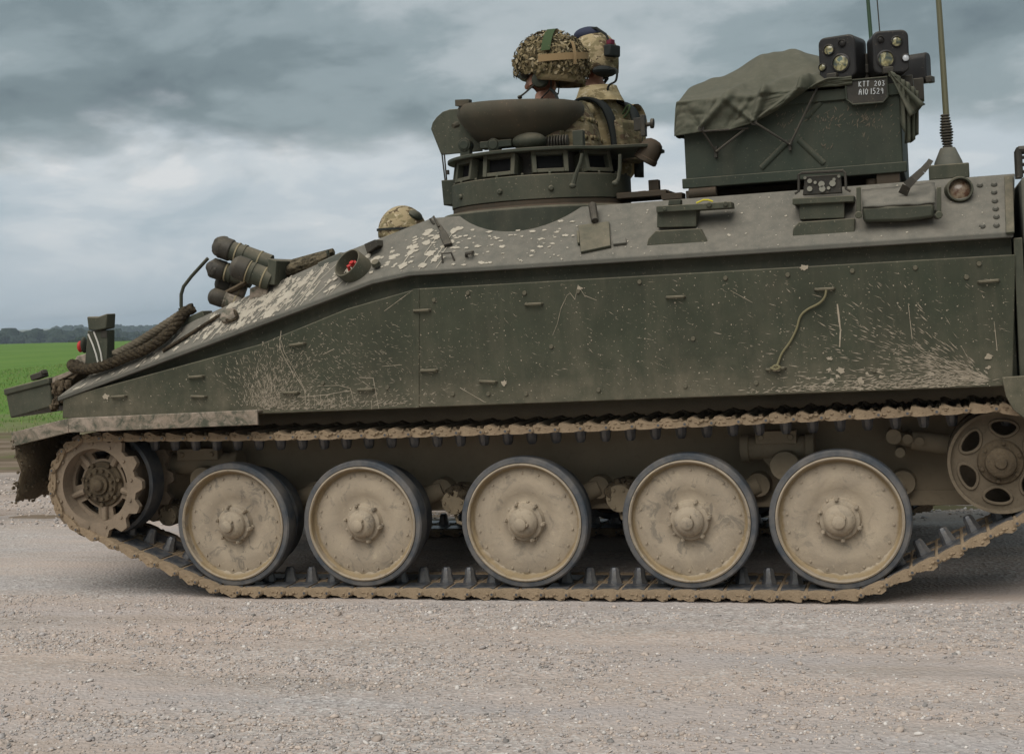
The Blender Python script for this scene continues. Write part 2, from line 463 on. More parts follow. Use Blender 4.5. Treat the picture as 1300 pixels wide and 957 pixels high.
# far off: pale stubble and darker strips of other fields
farf = k.ramp(k.noise(.0035, 3, .5, vec=k.mapping((1, 2.4, 1))), [(.40, (.10, .14, .04)), (.47, (.24, .20, .12)), (.56, (.13, .15, .06)), (.63, (.27, .22, .14))])
col = k.mix(k.ramp(k.math('DIVIDE', dist, 1000.), [(.42, 0.), (.50, 1.)]), col, farf)
nr = k.bump(k.noise(5, 6, .65), .35, .03)
mb.build('ground', k.done(col, .95, .1, normal=nr))['kind'] = 'structure'

# gravel track: a fine relief sheet where the picture looks, joined to a plain one farther along
k = NT('gravel')
big = k.noise(.8, 7, .62, vec=k.mapping((.30, 2.4, 1)))
st = k.noise(1.4, 7, .62, vec=k.mapping((.35, 2.4, 1), (3, 1, 0)))
base = k.mix(k.ramp(big, [(.36, 0.), (.66, 1.)]), (.445, .356, .298), (.355, .322, .308))
base = k.mix(k.math('MULTIPLY', k.ramp(st, [(.50, 0.), (.68, 1.)]), .65), base, (.29, .235, .19))
cell = k.voro(55, out=1); cellb = k.voro(95, out=1)
sc1 = k.n('ShaderNodeSeparateXYZ'); k.l(cell, sc1.inputs[0])
sc2 = k.n('ShaderNodeSeparateXYZ'); k.l(cellb, sc2.inputs[0])
peb = k.ramp(sc1.outputs[0], [(0., (.17, .155, .145)), (.35, (.33, .30, .275)), (.7, (.44, .41, .38)), (1., (.58, .55, .52))])
patch = k.ramp(k.noise(1.1, 6, .6, vec=k.mapping((.6, 1.5, 1), (8, 2, 0))), [(.40, 0.), (.60, 1.)])
has = k.math('MULTIPLY', k.ramp(sc2.outputs[1], [(.35, 0.), (.45, 1.)]), patch)
col = k.mix(k.math('MULTIPLY', has, .7), base, peb)
sy = k.n('ShaderNodeSeparateXYZ'); k.l(k.co, sy.inputs[0])
# the lane beyond the vehicle is damp, churned mud
churn = k.ramp(k.noise(.9, 7, .65, .5, vec=k.mapping((.30, 2.6, 1), (1, 6, 0))), [(.36, 1.), (.62, .25)])
lane = k.math('MULTIPLY', k.ramp(k.math('DIVIDE', sy.outputs[1], 10.), [(.20, 0.), (.28, 1.)]), churn)
col = k.mix(k.math('MULTIPLY', lane, .8), col, (.205, .160, .128))
nr = k.bump(k.voro(55), .5, .012); nr = k.bump(k.noise(120, 4, .6), .5, .005, nr)
M['gravel'] = k.done(col, .95, .15, normal=nr)
def road_z(x, y):
    z = .012 * noise.noise((x * .5, y * 1.6, 1)) + .010 * noise.noise((x * 2.1, y * 4.5, 5)) + .007 * noise.noise((x * 9, y * 11, 2))
    n = noise.noise((x * 26, y * 26, 9)); z += .005 * n
    # wheel ruts beside and beyond the vehicle
    for yc, w, d in ((2.9, .30, .05), (4.4, .35, .05), (-2.9, .35, .02), (3.6, .2, -.03)):
        z -= d * math.exp(-((y - yc - .25 * noise.noise((x * .25, yc, 0))) / w) ** 2)
    if -.15 < y < 2.3 : z *= .45
    return z - .004
xs = np.concatenate([np.arange(-9, -4.2, .12), np.arange(-4.2, 4.6, .045), np.arange(4.6, 9.1, .12)])
ys = np.concatenate([np.arange(-5.4, -2.6, .09), np.arange(-2.6, .1, .04), np.arange(.1, 6.6, .09)])
nx, ny = len(xs), len(ys)
vs = []
for y in ys:
    fade = 1 - smooth(5.2, 6.5, y)
    for x in xs:
        vs.append((float(x), float(y), road_z(x, y) * max(fade, .2) - .075 * (1 - fade)))
fs = [(j * nx + i, j * nx + i + 1, (j + 1) * nx + i + 1, (j + 1) * nx + i) for j in range(ny - 1) for i in range(nx - 1)]
mb = MB(); mb.add(vs, fs)
road = mb.build('gravel_road', 'gravel', ang=180); road['kind'] = 'structure'
mb = MB()
for x0, x1 in ((-420, -8.95), (8.95, 420)):
    for (ya, za), (yb, zb) in (((-14, -.06), (-5.35, -.008)), ((-5.35, -.008), (5.3, -.008)), ((5.3, -.008), (6.6, -.08))):
        mb.add([(x0, ya, za), (x1, ya, za), (x1, yb, zb), (x0, yb, zb)], [(0, 1, 2, 3)])
mb.add([(-9, -14, -.06), (9, -14, -.06), (9, -5.35, -.008), (-9, -5.35, -.008)], [(0, 1, 2, 3)])
mb.build('gravel_road', 'gravel')['kind'] = 'structure'

# loose stones: far too many to count, one object
def stone_cloud(name, n, xr, yr, smin, smax, mats, power=2.2, avoid=True, zoff=0.):
    ico = [(0, 0, -1), (.7236, -.5257, -.4472), (-.2764, -.8506, -.4472), (-.8944, 0, -.4472), (-.2764, .8506, -.4472), (.7236, .5257, -.4472),
           (.2764, -.8506, .4472), (-.7236, -.5257, .4472), (-.7236, .5257, .4472), (.2764, .8506, .4472), (.8944, 0, .4472), (0, 0, 1)]
    fac = [(0, 1, 2), (1, 0, 5), (0, 2, 3), (0, 3, 4), (0, 4, 5), (1, 5, 10), (2, 1, 6), (3, 2, 7), (4, 3, 8), (5, 4, 9), (1, 10, 6), (2, 6, 7), (3, 7, 8), (4, 8, 9), (5, 9, 10), (6, 10, 11), (7, 6, 11), (8, 7, 11), (9, 8, 11), (10, 9, 11)]
    ico = np.array(ico); fac = np.array(fac)
    x = rng.uniform(*xr, n * 2); y = rng.uniform(*yr, n * 2)
    # stones gather in drifts along the road
    w = np.array([noise.noise((a * .7, b * 2.2, 4)) + .6 * noise.noise((a * 2.5, b * 5, 8)) for a, b in zip(x, y)])
    keep = (rng.uniform(-.5, .45, n * 2) < w)
    if avoid: keep &= ~((y > -.12) & (y < .44) & (x > -2.05) & (x < 1.3))
    x, y = x[keep][:n], y[keep][:n]; n = len(x)
    s = smin + (smax - smin) * rng.uniform(0, 1, n) ** power
    z = np.array([road_z(a, b) for a, b in zip(x, y)]) + s * .10 + zoff
    sc = np.stack([s * rng.uniform(.7, 1.3, n), s * rng.uniform(.7, 1.3, n), s * rng.uniform(.4, .8, n)], 1)
    an = rng.uniform(0, 6.283, n); tl = rng.uniform(-.6, .6, n)
    V = ico[None] * (1 + rng.uniform(-.28, .28, (n, 12, 1))) * sc[:, None]
    V = np.stack([V[..., 0] * np.cos(tl)[:, None] - V[..., 2] * np.sin(tl)[:, None], V[..., 1], V[..., 0] * np.sin(tl)[:, None] + V[..., 2] * np.cos(tl)[:, None]], -1)
    ca, sa = np.cos(an)[:, None], np.sin(an)[:, None]
    V = np.stack([V[..., 0] * ca - V[..., 1] * sa + x[:, None], V[..., 0] * sa + V[..., 1] * ca + y[:, None], V[..., 2] + z[:, None]], -1)
    F = fac[None] + 12 * np.arange(n)[:, None, None]
    me = bpy.data.meshes.new(name)
    me.vertices.add(n * 12); me.vertices.foreach_set('co', V.reshape(-1))
    F = F.reshape(-1, 3); me.loops.add(F.size); me.loops.foreach_set('vertex_index', F.reshape(-1))
    me.polygons.add(len(F)); me.polygons.foreach_set('loop_start', np.arange(0, F.size, 3)); me.polygons.foreach_set('loop_total', np.full(len(F), 3))
    for m in mats: me.materials.append(m)
    me.polygons.foreach_set('material_index', np.repeat(rng.choice(len(mats), n, p=[.45, .38, .11, .06]), 20))
    me.update(); me.validate()
    o = bpy.data.objects.new(name, me); COL.objects.link(o); o['kind'] = 'stuff'
    return o
smats = []
for nm, c in (('stone_buff', (.44, .365, .31)), ('stone_grey', (.37, .335, .315)), ('stone_pale', (.54, .495, .455)), ('stone_dark', (.235, .215, .20))):
    k = NT(nm); v = k.noise(14, 5, .6)
    smats.append(k.done(k.mix(k.ramp(v, [(.35, 0.), (.65, 1.)]), tuple(q * .75 for q in c), tuple(q * 1.18 for q in c)), .92, .2, normal=k.bump(k.noise(150, 3), .4, .003)))
tag(stone_cloud('gravel', 70000, (-3.6, 4.2), (-2.75, -.02), .0018, .0078, smats), 'loose gravel lying over the track in front of the vehicle', 'gravel')
tag(stone_cloud('gravel', 1500, (-3.6, 4.2), (-2.75, -.05), .007, .018, smats, 2.6), 'scattered larger pebbles among the gravel in front of the vehicle', 'gravel')
tag(stone_cloud('gravel', 15000, (-7, 5), (2.2, 6.0), .005, .017, smats), 'loose gravel on the track beyond the vehicle', 'gravel')

# pasture grass beyond the road: blades in one object
def grass(name, n, xr, yr, hmin, hmax, mats, bare_edge):
    V = []; F = []; MI = []
    x = rng.uniform(*xr, n); y = yr[0] + (yr[1] - yr[0]) * rng.uniform(0, 1, n) ** 1.6
    for a, b in zip(x, y):
        e = b + 9. * .5 * noise.noise((a * .2, b * .5, 2))
        if e < bare_edge and random.random() < .75: continue
        z = terrain_z(a, b); s = 1 + b * .012
        h = random.uniform(hmin, hmax) * (1 + .25 * b / 20); w = .006 * s * s
        th = random.uniform(0, 3.14); dx, dy = math.cos(th) * w, math.sin(th) * w
        lx, ly = random.uniform(-.5, .5) * h, random.uniform(-.5, .5) * h
        o = len(V)
        V += [(a - dx, b - dy, z - .01), (a + dx, b + dy, z - .01), (a + dx * .6 + lx * .4, b + dy * .6 + ly * .4, z + h * .6), (a - dx * .6 + lx * .4, b - dy * .6 + ly * .4, z + h * .6), (a + lx, b + ly, z + h)]
        F += [(o, o + 1, o + 2, o + 3), (o + 3, o + 2, o + 4)]; m = random.choice((0, 0, 1, 2)); MI += [m, m]
    me = bpy.data.meshes.new(name); me.from_pydata(V, [], F)
    for m in mats: me.materials.append(m)
    me.polygons.foreach_set('material_index', MI)
    o = bpy.data.objects.new(name, me); COL.objects.link(o); o['kind'] = 'stuff'; return o
gm = []
for nm, c in (('grass_green', (.10, .195, .034)), ('grass_light', (.145, .225, .05)), ('grass_dry', (.20, .20, .08))):
    k = NT(nm); gm.append(k.done(c, .8, .2))
tag(grass('grass', 60000, (-34, 8), (11, 55), .02, .05, gm, 12.0), 'short green pasture grass beyond the earth verge', 'grass')

# far woods on the skyline
def wood(name, label, x0, y0, x1, y1, n, h0, h1, depth, matname, zb=None):
    V = []; F = []
    for i in range(n):
        t = random.random(); x = x0 + (x1 - x0) * t; y = y0 + (y1 - y0) * t + random.uniform(0, depth)
        h = random.uniform(h0, h1) * (.8 + .35 * noise.noise((x * .012, 1, 5)) + .2); z = terrain_z(x, y) if zb is None else zb
        for q in range(5):
            r = h * random.uniform(.17, .30)
            c = Vector((x + random.uniform(-.3, .3) * h, y + random.uniform(-.3, .3) * h, z + h * random.uniform(.3, .82)))
            mb = MB(); mb.ell(c, (r * 1.15, r * 1.15, r), None, 7, 5, 0, lambda p: random.uniform(.72, 1.25))
            o = len(V); V += mb.v; F += [tuple(a + o for a in f) for f in mb.f]
        o = len(V); w = h * .25; V += [(x - w, y, z - 1), (x + w, y, z - 1), (x + w, y + w, z + h * .5), (x - w, y + w, z + h * .5)]; F.append((o, o + 1, o + 2, o + 3))
    me = bpy.data.meshes.new(name); me.from_pydata(V, [], F); me.materials.append(M[matname])
    o = bpy.data.objects.new(name, me); COL.objects.link(o); o['kind'] = 'stuff'
    tag(o, label, 'wood'); return o
k = NT('wood_foliage'); M['wood'] = k.done(k.mix(k.ramp(k.noise(.25, 5, .6), [(.35, 0.), (.65, 1.)]), (.014, .024, .016), (.030, .042, .024)), .9, .1)
def bearing(px, d):
    a = YAW + math.atan((650 - px) / FPX)
    return CAM_POS.x - math.sin(a) * d, CAM_POS.y + math.cos(a) * d
xa, ya = bearing(-700, 760); xb, yb = bearing(84, 760)
wood('woodland', 'dark wood along the skyline at the far edge of the pasture', xa, ya, xb, yb, 900, 7.5, 10.2, 80, 'wood')
xa, ya = bearing(60, 1500); xb, yb = bearing(186, 1500)
wood('woodland', 'fainter wood behind the pale field on the skyline', xa, ya, xb, yb, 150, 9, 13, 90, 'wood')
xa, ya = bearing(72, 470); xb, yb = bearing(112, 470)
wood('woodland', 'low dark thicket on the far side of the pasture', xa, ya, xb, yb, 40, 4.5, 6.0, 25, 'wood')
xa, ya = bearing(420, 1700); xb, yb = bearing(1500, 1500)
wood('woodland', 'distant wood along the skyline beyond the vehicle', xa, ya, xb, yb, 160, 9, 14, 90, 'wood')

# ------------------------------------------------------------------ the vehicle
MID = 1.02                                   # middle plane of the vehicle
veh = empty('armoured_vehicle', (-.5, MID, 0))
tag(veh, 'dark green tracked armoured personnel carrier, muddy wheels and tracks, driving on the gravel track', 'armoured vehicle')
def mir(p): return Vector((p[0], 2 * MID - p[1], p[2]))

# lower hull between the tracks
mb = MB()
lo = [(-2.50, .62), (-2.30, .40), (-2.0, .335), (1.62, .335), (1.86, .50), (1.86, .93), (-2.66, .93), (-2.70, .86)]
mb.slab([(x, .50, z) for x, z in lo], (0, 2 * MID - 1.0, 0))
mb.build('lower_hull', 'hull_mud', veh, .006)
# a bottom rail along the belly edge
mb = MB(); mb.box((-.05, .497, .372), (3.6, .02, .07)); mb.build('belly_rail', 'hull_mud', veh, .004)
# sponsons: the body over the tracks, set back behind the outer plates
E_ = [(-2.735, 1.020), (-2.05, 1.213), (-1.28, 1.432), (-1.0, 1.512), (-.81, 1.540), (1.835, 1.545)]
mb = MB()
prof = [(-2.70, .935)] + [(x + .02, z - .012) for x, z in E_[:-1]] + [(1.83, 1.533), (1.83, .930)]
mb.slab([(x, -.045, z) for x, z in prof], (0, 2 * MID + .09, 0))
mb.build('sponson_body', 'green', veh, .004)
# upper works: side slopes rising from the lip to the roof
T_ = [at(100, 484, -.035), at(250, 405, .03), at(430, 323, .09), None, at(548, 277, .15), Vector((1.865, .15, 1.800))]
T_[3] = T_[2].lerp(T_[4], .42)
LIPY = -.112
Epts = [Vector((x, LIPY, z)) for x, z in E_]
vs = []; LT = .022
for e, t in zip(Epts, T_):
    vs += [e - Vector((0, 0, LT)), e, t, mir(t), mir(e), mir(e) - Vector((0, 0, LT))]
fs = []
for i in range(5):
    a, b = i * 6, (i + 1) * 6
    for j in range(6):
        j2 = (j + 1) % 6; fs.append((a + j, a + j2, b + j2, b + j))
fs += [tuple(range(6))[::-1], tuple(30 + j for j in range(6))]
mb = MB(); mb.add(vs, fs)
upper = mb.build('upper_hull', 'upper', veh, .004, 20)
def slope(x, t, off=0.0):
    """point on the near side slope: x along the vehicle, t from lip (0) to roof (1)"""
    ex = [p.x for p in Epts]
    i = 0
    while i < 4 and x > ex[i + 1]: i += 1
    u = (x - ex[i]) / (ex[i + 1] - ex[i])
    e = Epts[i].lerp(Epts[i + 1], u); q = T_[i].lerp(T_[i + 1], u)
    n = (Epts[i + 1] - Epts[i]).cross(T_[i] - Epts[i]).normalized()
    if n.y > 0: n = -n
    return e.lerp(q, t) + n * off
def slope_px(px, py, off=0.):
    """measured place on the near slope"""
    lo_, hi_ = None, None
    best = None
    n = (Epts[5] - Epts[4]).cross(T_[4] - Epts[4]).normalized()
    p0 = Epts[4]
    q = on_plane(px, py, p0, n)
    if q.x < -.81:
        n = (Epts[2] - Epts[1]).cross(T_[1] - Epts[1]).normalized(); p0 = Epts[1]
        q = on_plane(px, py, p0, n)
    if n.y > 0: n = -n
    return q + n * off
# roof ridge seam and glacis plank are hidden from below; outer side plates:
mb = MB()
pprism([(79, 531), (325, 526), (329, 525.5), (527, 518), (527, 367), (440, 392), (330, 437), (80, 505)], -.105, -.045, mb)
o = mb.build('side_plate', 'plate', veh, .005); front_plate = o
mb = MB()
pprism([(529, 517.5), (1286, 490), (1289, 323), (529, 366.5)], -.105, -.045, mb)
side_plate = mb.build('side_plate', 'plate', veh, .005)
for src in (front_plate, side_plate):
    me = src.data.copy(); 
    for v in me.vertices: v.co.y = 2 * MID - v.co.y
    me.flip_normals(); link('side_plate', me, veh, .005)
# screws and bolt heads that stand on the plates
mb = MB()
for px, py in [(551, 381), (594, 372), (666, 372), (734, 370), (812, 358), (921, 353), (1000, 349), (1082, 344), (1162, 340), (1243, 335), (575, 500), (620, 500), (668, 500), (760, 495), (870, 490), (960, 486), (1227, 352), (410, 486), (492, 492), (700, 440), (1110, 470), (880, 430)]:
    p = at(px, py, -.105)
    if not len(mb.v): mb.cyl((0, .002, 0), (0, -.007, 0), .011, .009, 8); screw_me = mb.mesh('plate_screw', 'plate')
    link('plate_screw', screw_me, veh).location = p
# cleats: short bars on two feet
mb = MB()
mb.tube([(-.040, 0, 0), (-.037, -.016, 0), (.037, -.016, 0), (.040, 0, 0)], .0062, 6); cleat_me = mb.mesh('cleat', 'plate')
for px, py, rot in [(536, 394, 0), (678, 386, 0), (858, 377, 0), (1255, 357, 0), (1047, 367, 0), (985, 468, 0), (620, 484, 0), (370, 498, 0), (465, 494, 0), (250, 478, 0), (545, 470, 0), (253, 503, 0), (152, 503, 0), (378, 437, 0)]:
    p = at(px, py, -.105); c = link('cleat', cleat_me, veh); c.location = p; c.rotation_euler = (0, R(random.uniform(-5, 5)), 0)
# long vertical seam strip on the plate joint
mb = MB(); pprism([(524, 367), (532, 366.5), (532, 517.5), (524, 518)], -.109, -.103, mb); mb.build('joint_strip', 'plate', veh, .002)

# fenders with their flaps
def fender(far):
    f = (lambda m: m)
    mb = MB()
    top = [at(14, 549, -.165), at(86, 529, -.165), at(326, 519, -.165)]
    zz = [p.z for p in top]; xx = [p.x for p in top]
    zz[2] = .925; zz[1] = .915
    D = .072
    for i in range(2):
        a = [(xx[i], -.165, zz[i] - D), (xx[i + 1], -.165, zz[i + 1] - D), (xx[i + 1], -.150, zz[i + 1] - D), (xx[i], -.150, zz[i] - D),
             (xx[i], -.165, zz[i]), (xx[i + 1], -.165, zz[i + 1]), (xx[i + 1], -.150, zz[i + 1]), (xx[i], -.150, zz[i])]
        mb.hexa(a)
        a = [(xx[i], -.150, zz[i] - .014), (xx[i + 1], -.150, zz[i + 1] - .014), (xx[i + 1], .40, zz[i + 1] - .014), (xx[i], .40, zz[i] - .014),
             (xx[i], -.150, zz[i] - .002), (xx[i + 1], -.150, zz[i + 1] - .002), (xx[i + 1], .40, zz[i + 1] - .002), (xx[i], .40, zz[i] - .002)]
        mb.hexa(a)
    if far: mb.v = [tuple(mir(p)) for p in mb.v]
    return mb.build('fender', 'fender', veh, .004), xx[0], zz[0]
for far in (False, True):
    o, fx, fz = fender(far)
    mb = MB()
    a0, a1 = at(18, 560, -.15), at(9, 636, -.15)
    nu, nv = 10, 8; vs = []
    for j in range(nv + 1):
        for i in range(nu + 1):
            u, v = i / nu, j / nv
            p = Vector((a0.x + (a1.x - a0.x) * v + .05 * math.sin(v * 2) , -.15 + .55 * u, a0.z + (a1.z - a0.z) * v - .03 * v * noise.noise((u * 6, v, 1))))
            p.x += .03 * noise.noise((u * 3, v * 3, 0)); vs.append(p)
    W = nu + 1
    fs = [(j * W + i, j * W + i + 1, (j + 1) * W + i + 1, (j + 1) * W + i) for j in range(nv) for i in range(nu)]
    if far: vs = [mir(p) for p in vs]
    mb.add(vs, fs); fl = mb.build('mud_flap', 'clod', veh)
    cl = MB()
    for j in range(420):
        q = random.choice(vs); cl.ell(Vector(q) + Vector((random.uniform(-.01, .02), random.uniform(-.02, .02), random.uniform(-.02, .02))), (random.uniform(.004, .010),) * 3, None, 6, 4, 0, lambda q_: random.uniform(.6, 1.4))
    cl.build('mud_clods', 'clod', fl)['kind'] = 'stuff'
    s = fl.modifiers.new('thick', 'SOLIDIFY'); s.thickness = .014
# rear fender corner
mb = MB(); pprism([(1272, 479), (1345, 474), (1345, 545), (1300, 531), (1286, 520), (1277, 503)], -.135, -.115, mb); mb.build('rear_fender', 'plate', veh, .004)
mb = MB(); mb.v = []
pprism([(1272, 479), (1345, 474), (1345, 545), (1300, 531), (1286, 520), (1277, 503)], -.135, -.115, mb); mb.v = [tuple(mir(p)) for p in mb.v]; mb.build('rear_fender', 'plate', veh, .004)

# rear plate edge, bin and its wire cage
mb = MB()
mb.slab([(1.838, -.10, .95), (1.868, -.10, .95), (1.868, -.10, 1.52), (1.868, .13, 1.795), (1.838, .13, 1.795), (1.838, -.10, 1.52)], (0, 0, .0001))
mb = MB(); mb.box((1.853, MID, 1.22), (.034, 2 * MID + .19, .60)); mb.build('rear_frame', 'green', veh, .004)
mb = MB(); mb.box((2.126, MID, 1.34), (.50, 2 * MID + .20, .86)); mb.build('rear_bin', 'grey', veh, .02)
mb = MB()
z0, z1, xa_, xb_ = 1.77, 1.885, 1.874, 2.36
for y in (-.03, .06):
    for x in (xa_, xb_): mb.cyl((x, y, z0), (x, y, z1), .014, None, 8)
    mb.cyl((xa_, y, z1), (xb_, y, z1), .014, None, 8)
    for z in (.03, .06, .09): mb.cyl((xa_, y, z1 - z), (xb_, y, z1 - z), .004, None, 6)
    for q in range(1, 15): mb.cyl((xa_ + q * .031, y, z0), (xa_ + q * .031, y, z1), .004, None, 6)
for x in (xa_, xb_): mb.cyl((x, -.03, z1), (x, .06, z1), .012, None, 8)
mb.build('wire_cage', 'black', veh)

# ------------------------------------------------------------------ running gear
WHEEL_X = [-1.856, -1.165, -.354, .418, 1.077]
WR = .305; WZ = .350
# road wheel meshes in local coordinates, axle along y, outer face at y = 0 looking to -y
mb = MB()
def lath(prof, n=64, mi=0, closed=False, m=None, caps=True): (m or mb).lathe((0, 0, 0), (0, 1, 0), prof, n, mi, closed, caps)
tyre_prof = [(.275, .004), (.279, -.002), (.298, -.001), (.3045, .006), (.305, .02), (.305, .072), (.303, .084), (.296, .088), (.275, .088)]
lath(tyre_prof, 72, closed=True)
tyre_me = mb.mesh('tyre', 'tyre', 40)
mb = MB(); lath([(r - .045, y + .195) for r, y in tyre_prof], 64, closed=True); tyre2_me = mb.mesh('inner_tyre', 'tyre', 40)
mb = MB()
lath([(.2755, .10), (.2755, -.006), (.269, -.010), (.263, -.004), (.260, .026), (.252, .034), (.230, .030), (.195, .022), (.160, .022), (.132, .032), (.110, .040), (.094, .038), (.088, .026), (.086, .012), (.080, .008), (.0, .006)], 72, caps=False)
for q in range(18):
    a = 2 * math.pi * (q + .3) / 18; x, z = .228 * math.cos(a), .228 * math.sin(a)
    mb.cyl((x, .031, z), (x, .023, z), .0062, .005, 6)
cr_v = []; NQ = 70                          # mud caked in the angle of the rim: a ragged crescent
for q in range(NQ + 1):
    a = -1.45 + (q / NQ - .5) * 2.7; wdt = math.cos((q / NQ - .5) * math.pi)
    ri = .257 - .030 * wdt * (.55 + .45 * noise.noise((q * .31, 2, 7)) + .25 * noise.noise((q * .9, 5, 1)))
    for r_, y_ in ((.262, .014), ((.262 + ri) / 2, .019 - .004 * wdt * noise.noise((q * .5, 1, 3))), (ri, .031)):
        cr_v.append((r_ * math.cos(a), y_, r_ * math.sin(a)))
mb.add(cr_v, [(q * 3 + j, q * 3 + j + 1, q * 3 + j + 4, q * 3 + j + 3) for q in range(NQ) for j in range(2)])
disc_me = mb.mesh('disc', 'wheel', 38)
mb = MB(); lath([(.225, .285), (.225, .20), (.21, .25), (.12, .25), (.11, .27), (0, .27)], 48, caps=False); lath([(.09, .03), (.09, .26)], 24); disc2_me = mb.mesh('inner_disc', 'wheel', 38)
mb = MB()
lath([(.068, .008), (.068, -.012), (.064, -.018), (.062, -.020), (.055, -.034), (.042, -.042), (.030, -.044), (.028, -.066), (.020, -.071), (0, -.072)], 32, caps=False)
for q in range(6):
    a = 2 * math.pi * q / 6 + .5; x, z = .090 * math.cos(a), .090 * math.sin(a)
    mb.cyl((x, .03, z), (x, -.004, z), .0105, .0095, 6); mb.cyl((x, -.002, z), (x, -.010, z), .006, .005, 6)
for q in range(5):
    a = 2 * math.pi * q / 5 + .2; x, z = .056 * math.cos(a), .056 * math.sin(a)
    mb.cyl((x, -.018, z), (x, -.028, z), .0065, .005, 6)
mb.cyl((.026, -.04, .014), (.026, -.062, .014), .009, .007, 8)
for q in range(26):
    a = random.uniform(0, 6.28); r_ = random.uniform(.03, .095); yy = -.024 if r_ < .055 else (-.012 if r_ < .066 else .030)
    mb.ell((r_ * math.cos(a), yy, r_ * math.sin(a)), (random.uniform(.004, .010), random.uniform(.004, .008), random.uniform(.004, .010)), None, 6, 4, 0, lambda p: random.uniform(.7, 1.3))
hub_me = mb.mesh('hub', 'wheel', 38)
for far in (0, 1):
    for i, x in enumerate(WHEEL_X):
        w = empty('road_wheel', (x, 2 * MID if far else 0., WZ), veh, True)
        a0 = random.choice((-35, 0, 25, 160, 60)) + random.uniform(-18, 18)
        w.rotation_euler = (0, R(a0 if not far else -a0), math.pi if far else 0)
        for nm, me in (('tyre', tyre_me), ('disc', disc_me), ('hub', hub_me), ('inner_tyre', tyre2_me), ('inner_disc', disc2_me)):
            link(nm, me, w)

# drive sprocket at the front
SX, SZ, SR = -2.598, .560, .247
NT_ = 13
def tooth_loop(r0, r1, n=NT_, per=14, ph=0.):
    L = []
    for q in range(n * per):
        a = 2 * math.pi * q / (n * per)
        c = math.cos(a * n); c = max(min(c * 1.7, 1), -1)
        L.append(((r0 + (r1 - r0) * (.5 + .5 * c)) * math.cos(a + ph), (r0 + (r1 - r0) * (.5 + .5 * c)) * math.sin(a + ph)))
    return L
ring = holed(tooth_loop(.236, .272), [circle(.188, 64)], -.018, .012)
for q in range(26):
    a = 2 * math.pi * (q + .5) / 26
    if q % 2 == 0: ring.cyl((.214 * math.cos(a), -.016, .214 * math.sin(a)), (.214 * math.cos(a), -.026, .214 * math.sin(a)), .009, .007, 8)
ring_me = ring.mesh('toothed_ring', 'sprocket', 30)
ring2_me = holed(tooth_loop(.236, .272), [circle(.188, 64)], .285, .315).mesh('inner_toothed_ring', 'sprocket', 30)
slots = []
for q in range(5):
    a = 2 * math.pi * q / 5 + .33; L = []
    for t in np.linspace(-.36, .36, 9): L.append((.168 * math.cos(a + t), .168 * math.sin(a + t)))
    for t in np.linspace(.30, -.30, 7): L.append((.128 * math.cos(a + t), .128 * math.sin(a + t)))
    slots.append(L)
dsk = holed(circle(.190, 64), slots, .062, .085)
for q in range(5):
    a = 2 * math.pi * (q + .5) / 5 + .33
    d = Vector((math.cos(a), 0, math.sin(a)))
    dsk.tube([d * .115 + Vector((0, .055, 0)), d * .186 + Vector((0, .050, 0))], [.017, .014], 8)
dsk.lathe((0, 0, 0), (0, 1, 0), [(.190, .012), (.190, .30)], 48, caps=False)
dsk.lathe((0, 0, 0), (0, 1, 0), [(.182, .09), (.19, .012), (.192, .012)], 48, caps=False)
disk_me = dsk.mesh('disc', 'sprocket', 34)
mb = MB()
lath([(.118, .066), (.112, .050), (.095, .046), (.088, .030), (.060, .026), (.050, .030), (.050, .012), (.034, .010), (.030, -.006), (.020, -.012), (0, -.012)], 40, caps=False)
for n, r, s, y in ((12, .073, .0095, .028), (7, .104, .0125, .046)):
    for q in range(n):
        a = 2 * math.pi * q / n + .2
        mb.cyl((r * math.cos(a), y, r * math.sin(a)), (r * math.cos(a), y - .016, r * math.sin(a)), s, s * .8, 8)
hubs_me = mb.mesh('hub', 'clod', 34)
mb = MB(); lath([(.25, .085), (.268, .09), (.268, .20), (.25, .205)], 64, closed=True); drum_me = mb.mesh('rubber_ring', 'tyre', 40)
for far in (0, 1):
    w = empty('drive_sprocket', (SX, 2 * MID + .02 if far else -.02, SZ), veh, True); w.rotation_euler = (0, 0 if not far else .2, math.pi if far else 0)
    for nm, me in (('toothed_ring', ring_me), ('inner_toothed_ring', ring2_me), ('disc', disk_me), ('hub', hubs_me), ('rubber_ring', drum_me)): link(nm, me, w)
# final drive housing behind the sprocket
mb = MB(); mb.lathe((SX, 0, SZ), (0, 1, 0), [(.15, .22), (.19, .30), (.24, .42), (.27, .52)], 32)
mb.build('final_drive', 'hull_mud', veh); mb = MB(); mb.lathe((SX, 2 * MID, SZ), (0, -1, 0), [(.15, .22), (.19, .30), (.24, .42), (.27, .52)], 32); mb.build('final_drive', 'hull_mud', veh)

# idler wheel at the rear
IX, IZ, IR = 1.752, .582, .217
ov = []
for q in range(6):
    a = R(83 + 60 * q); L = []
    for t in np.linspace(0, 2 * math.pi, 20, endpoint=False):
        rr_, tt = .036 * math.sin(t), .056 * math.cos(t) * (1.0 + .25 * math.sin(t))
        L.append(((.143 + rr_) * math.cos(a) - tt * math.sin(a), (.143 + rr_) * math.sin(a) + tt * math.cos(a)))
    ov.append(L)
ib = holed(circle(.212, 72), ov, .02, .045)
for L in ov: ib.tube([(x, .018, z) for x, z in L] + [(L[0][0], .018, L[0][1])], .007, 6)
ib.lathe((0, 0, 0), (0, 1, 0), [(.200, .05), (.204, -.006), (.217, -.010), (.217, .10), (.208, .10)], 72, closed=True)
ib_me = ib.mesh('rim', 'idler', 34)
mb = MB(); lath([(.098, .022), (.090, .008), (.066, .004), (.062, -.022), (.050, -.030), (.028, -.032), (.022, -.040), (0, -.042)], 32, caps=False)
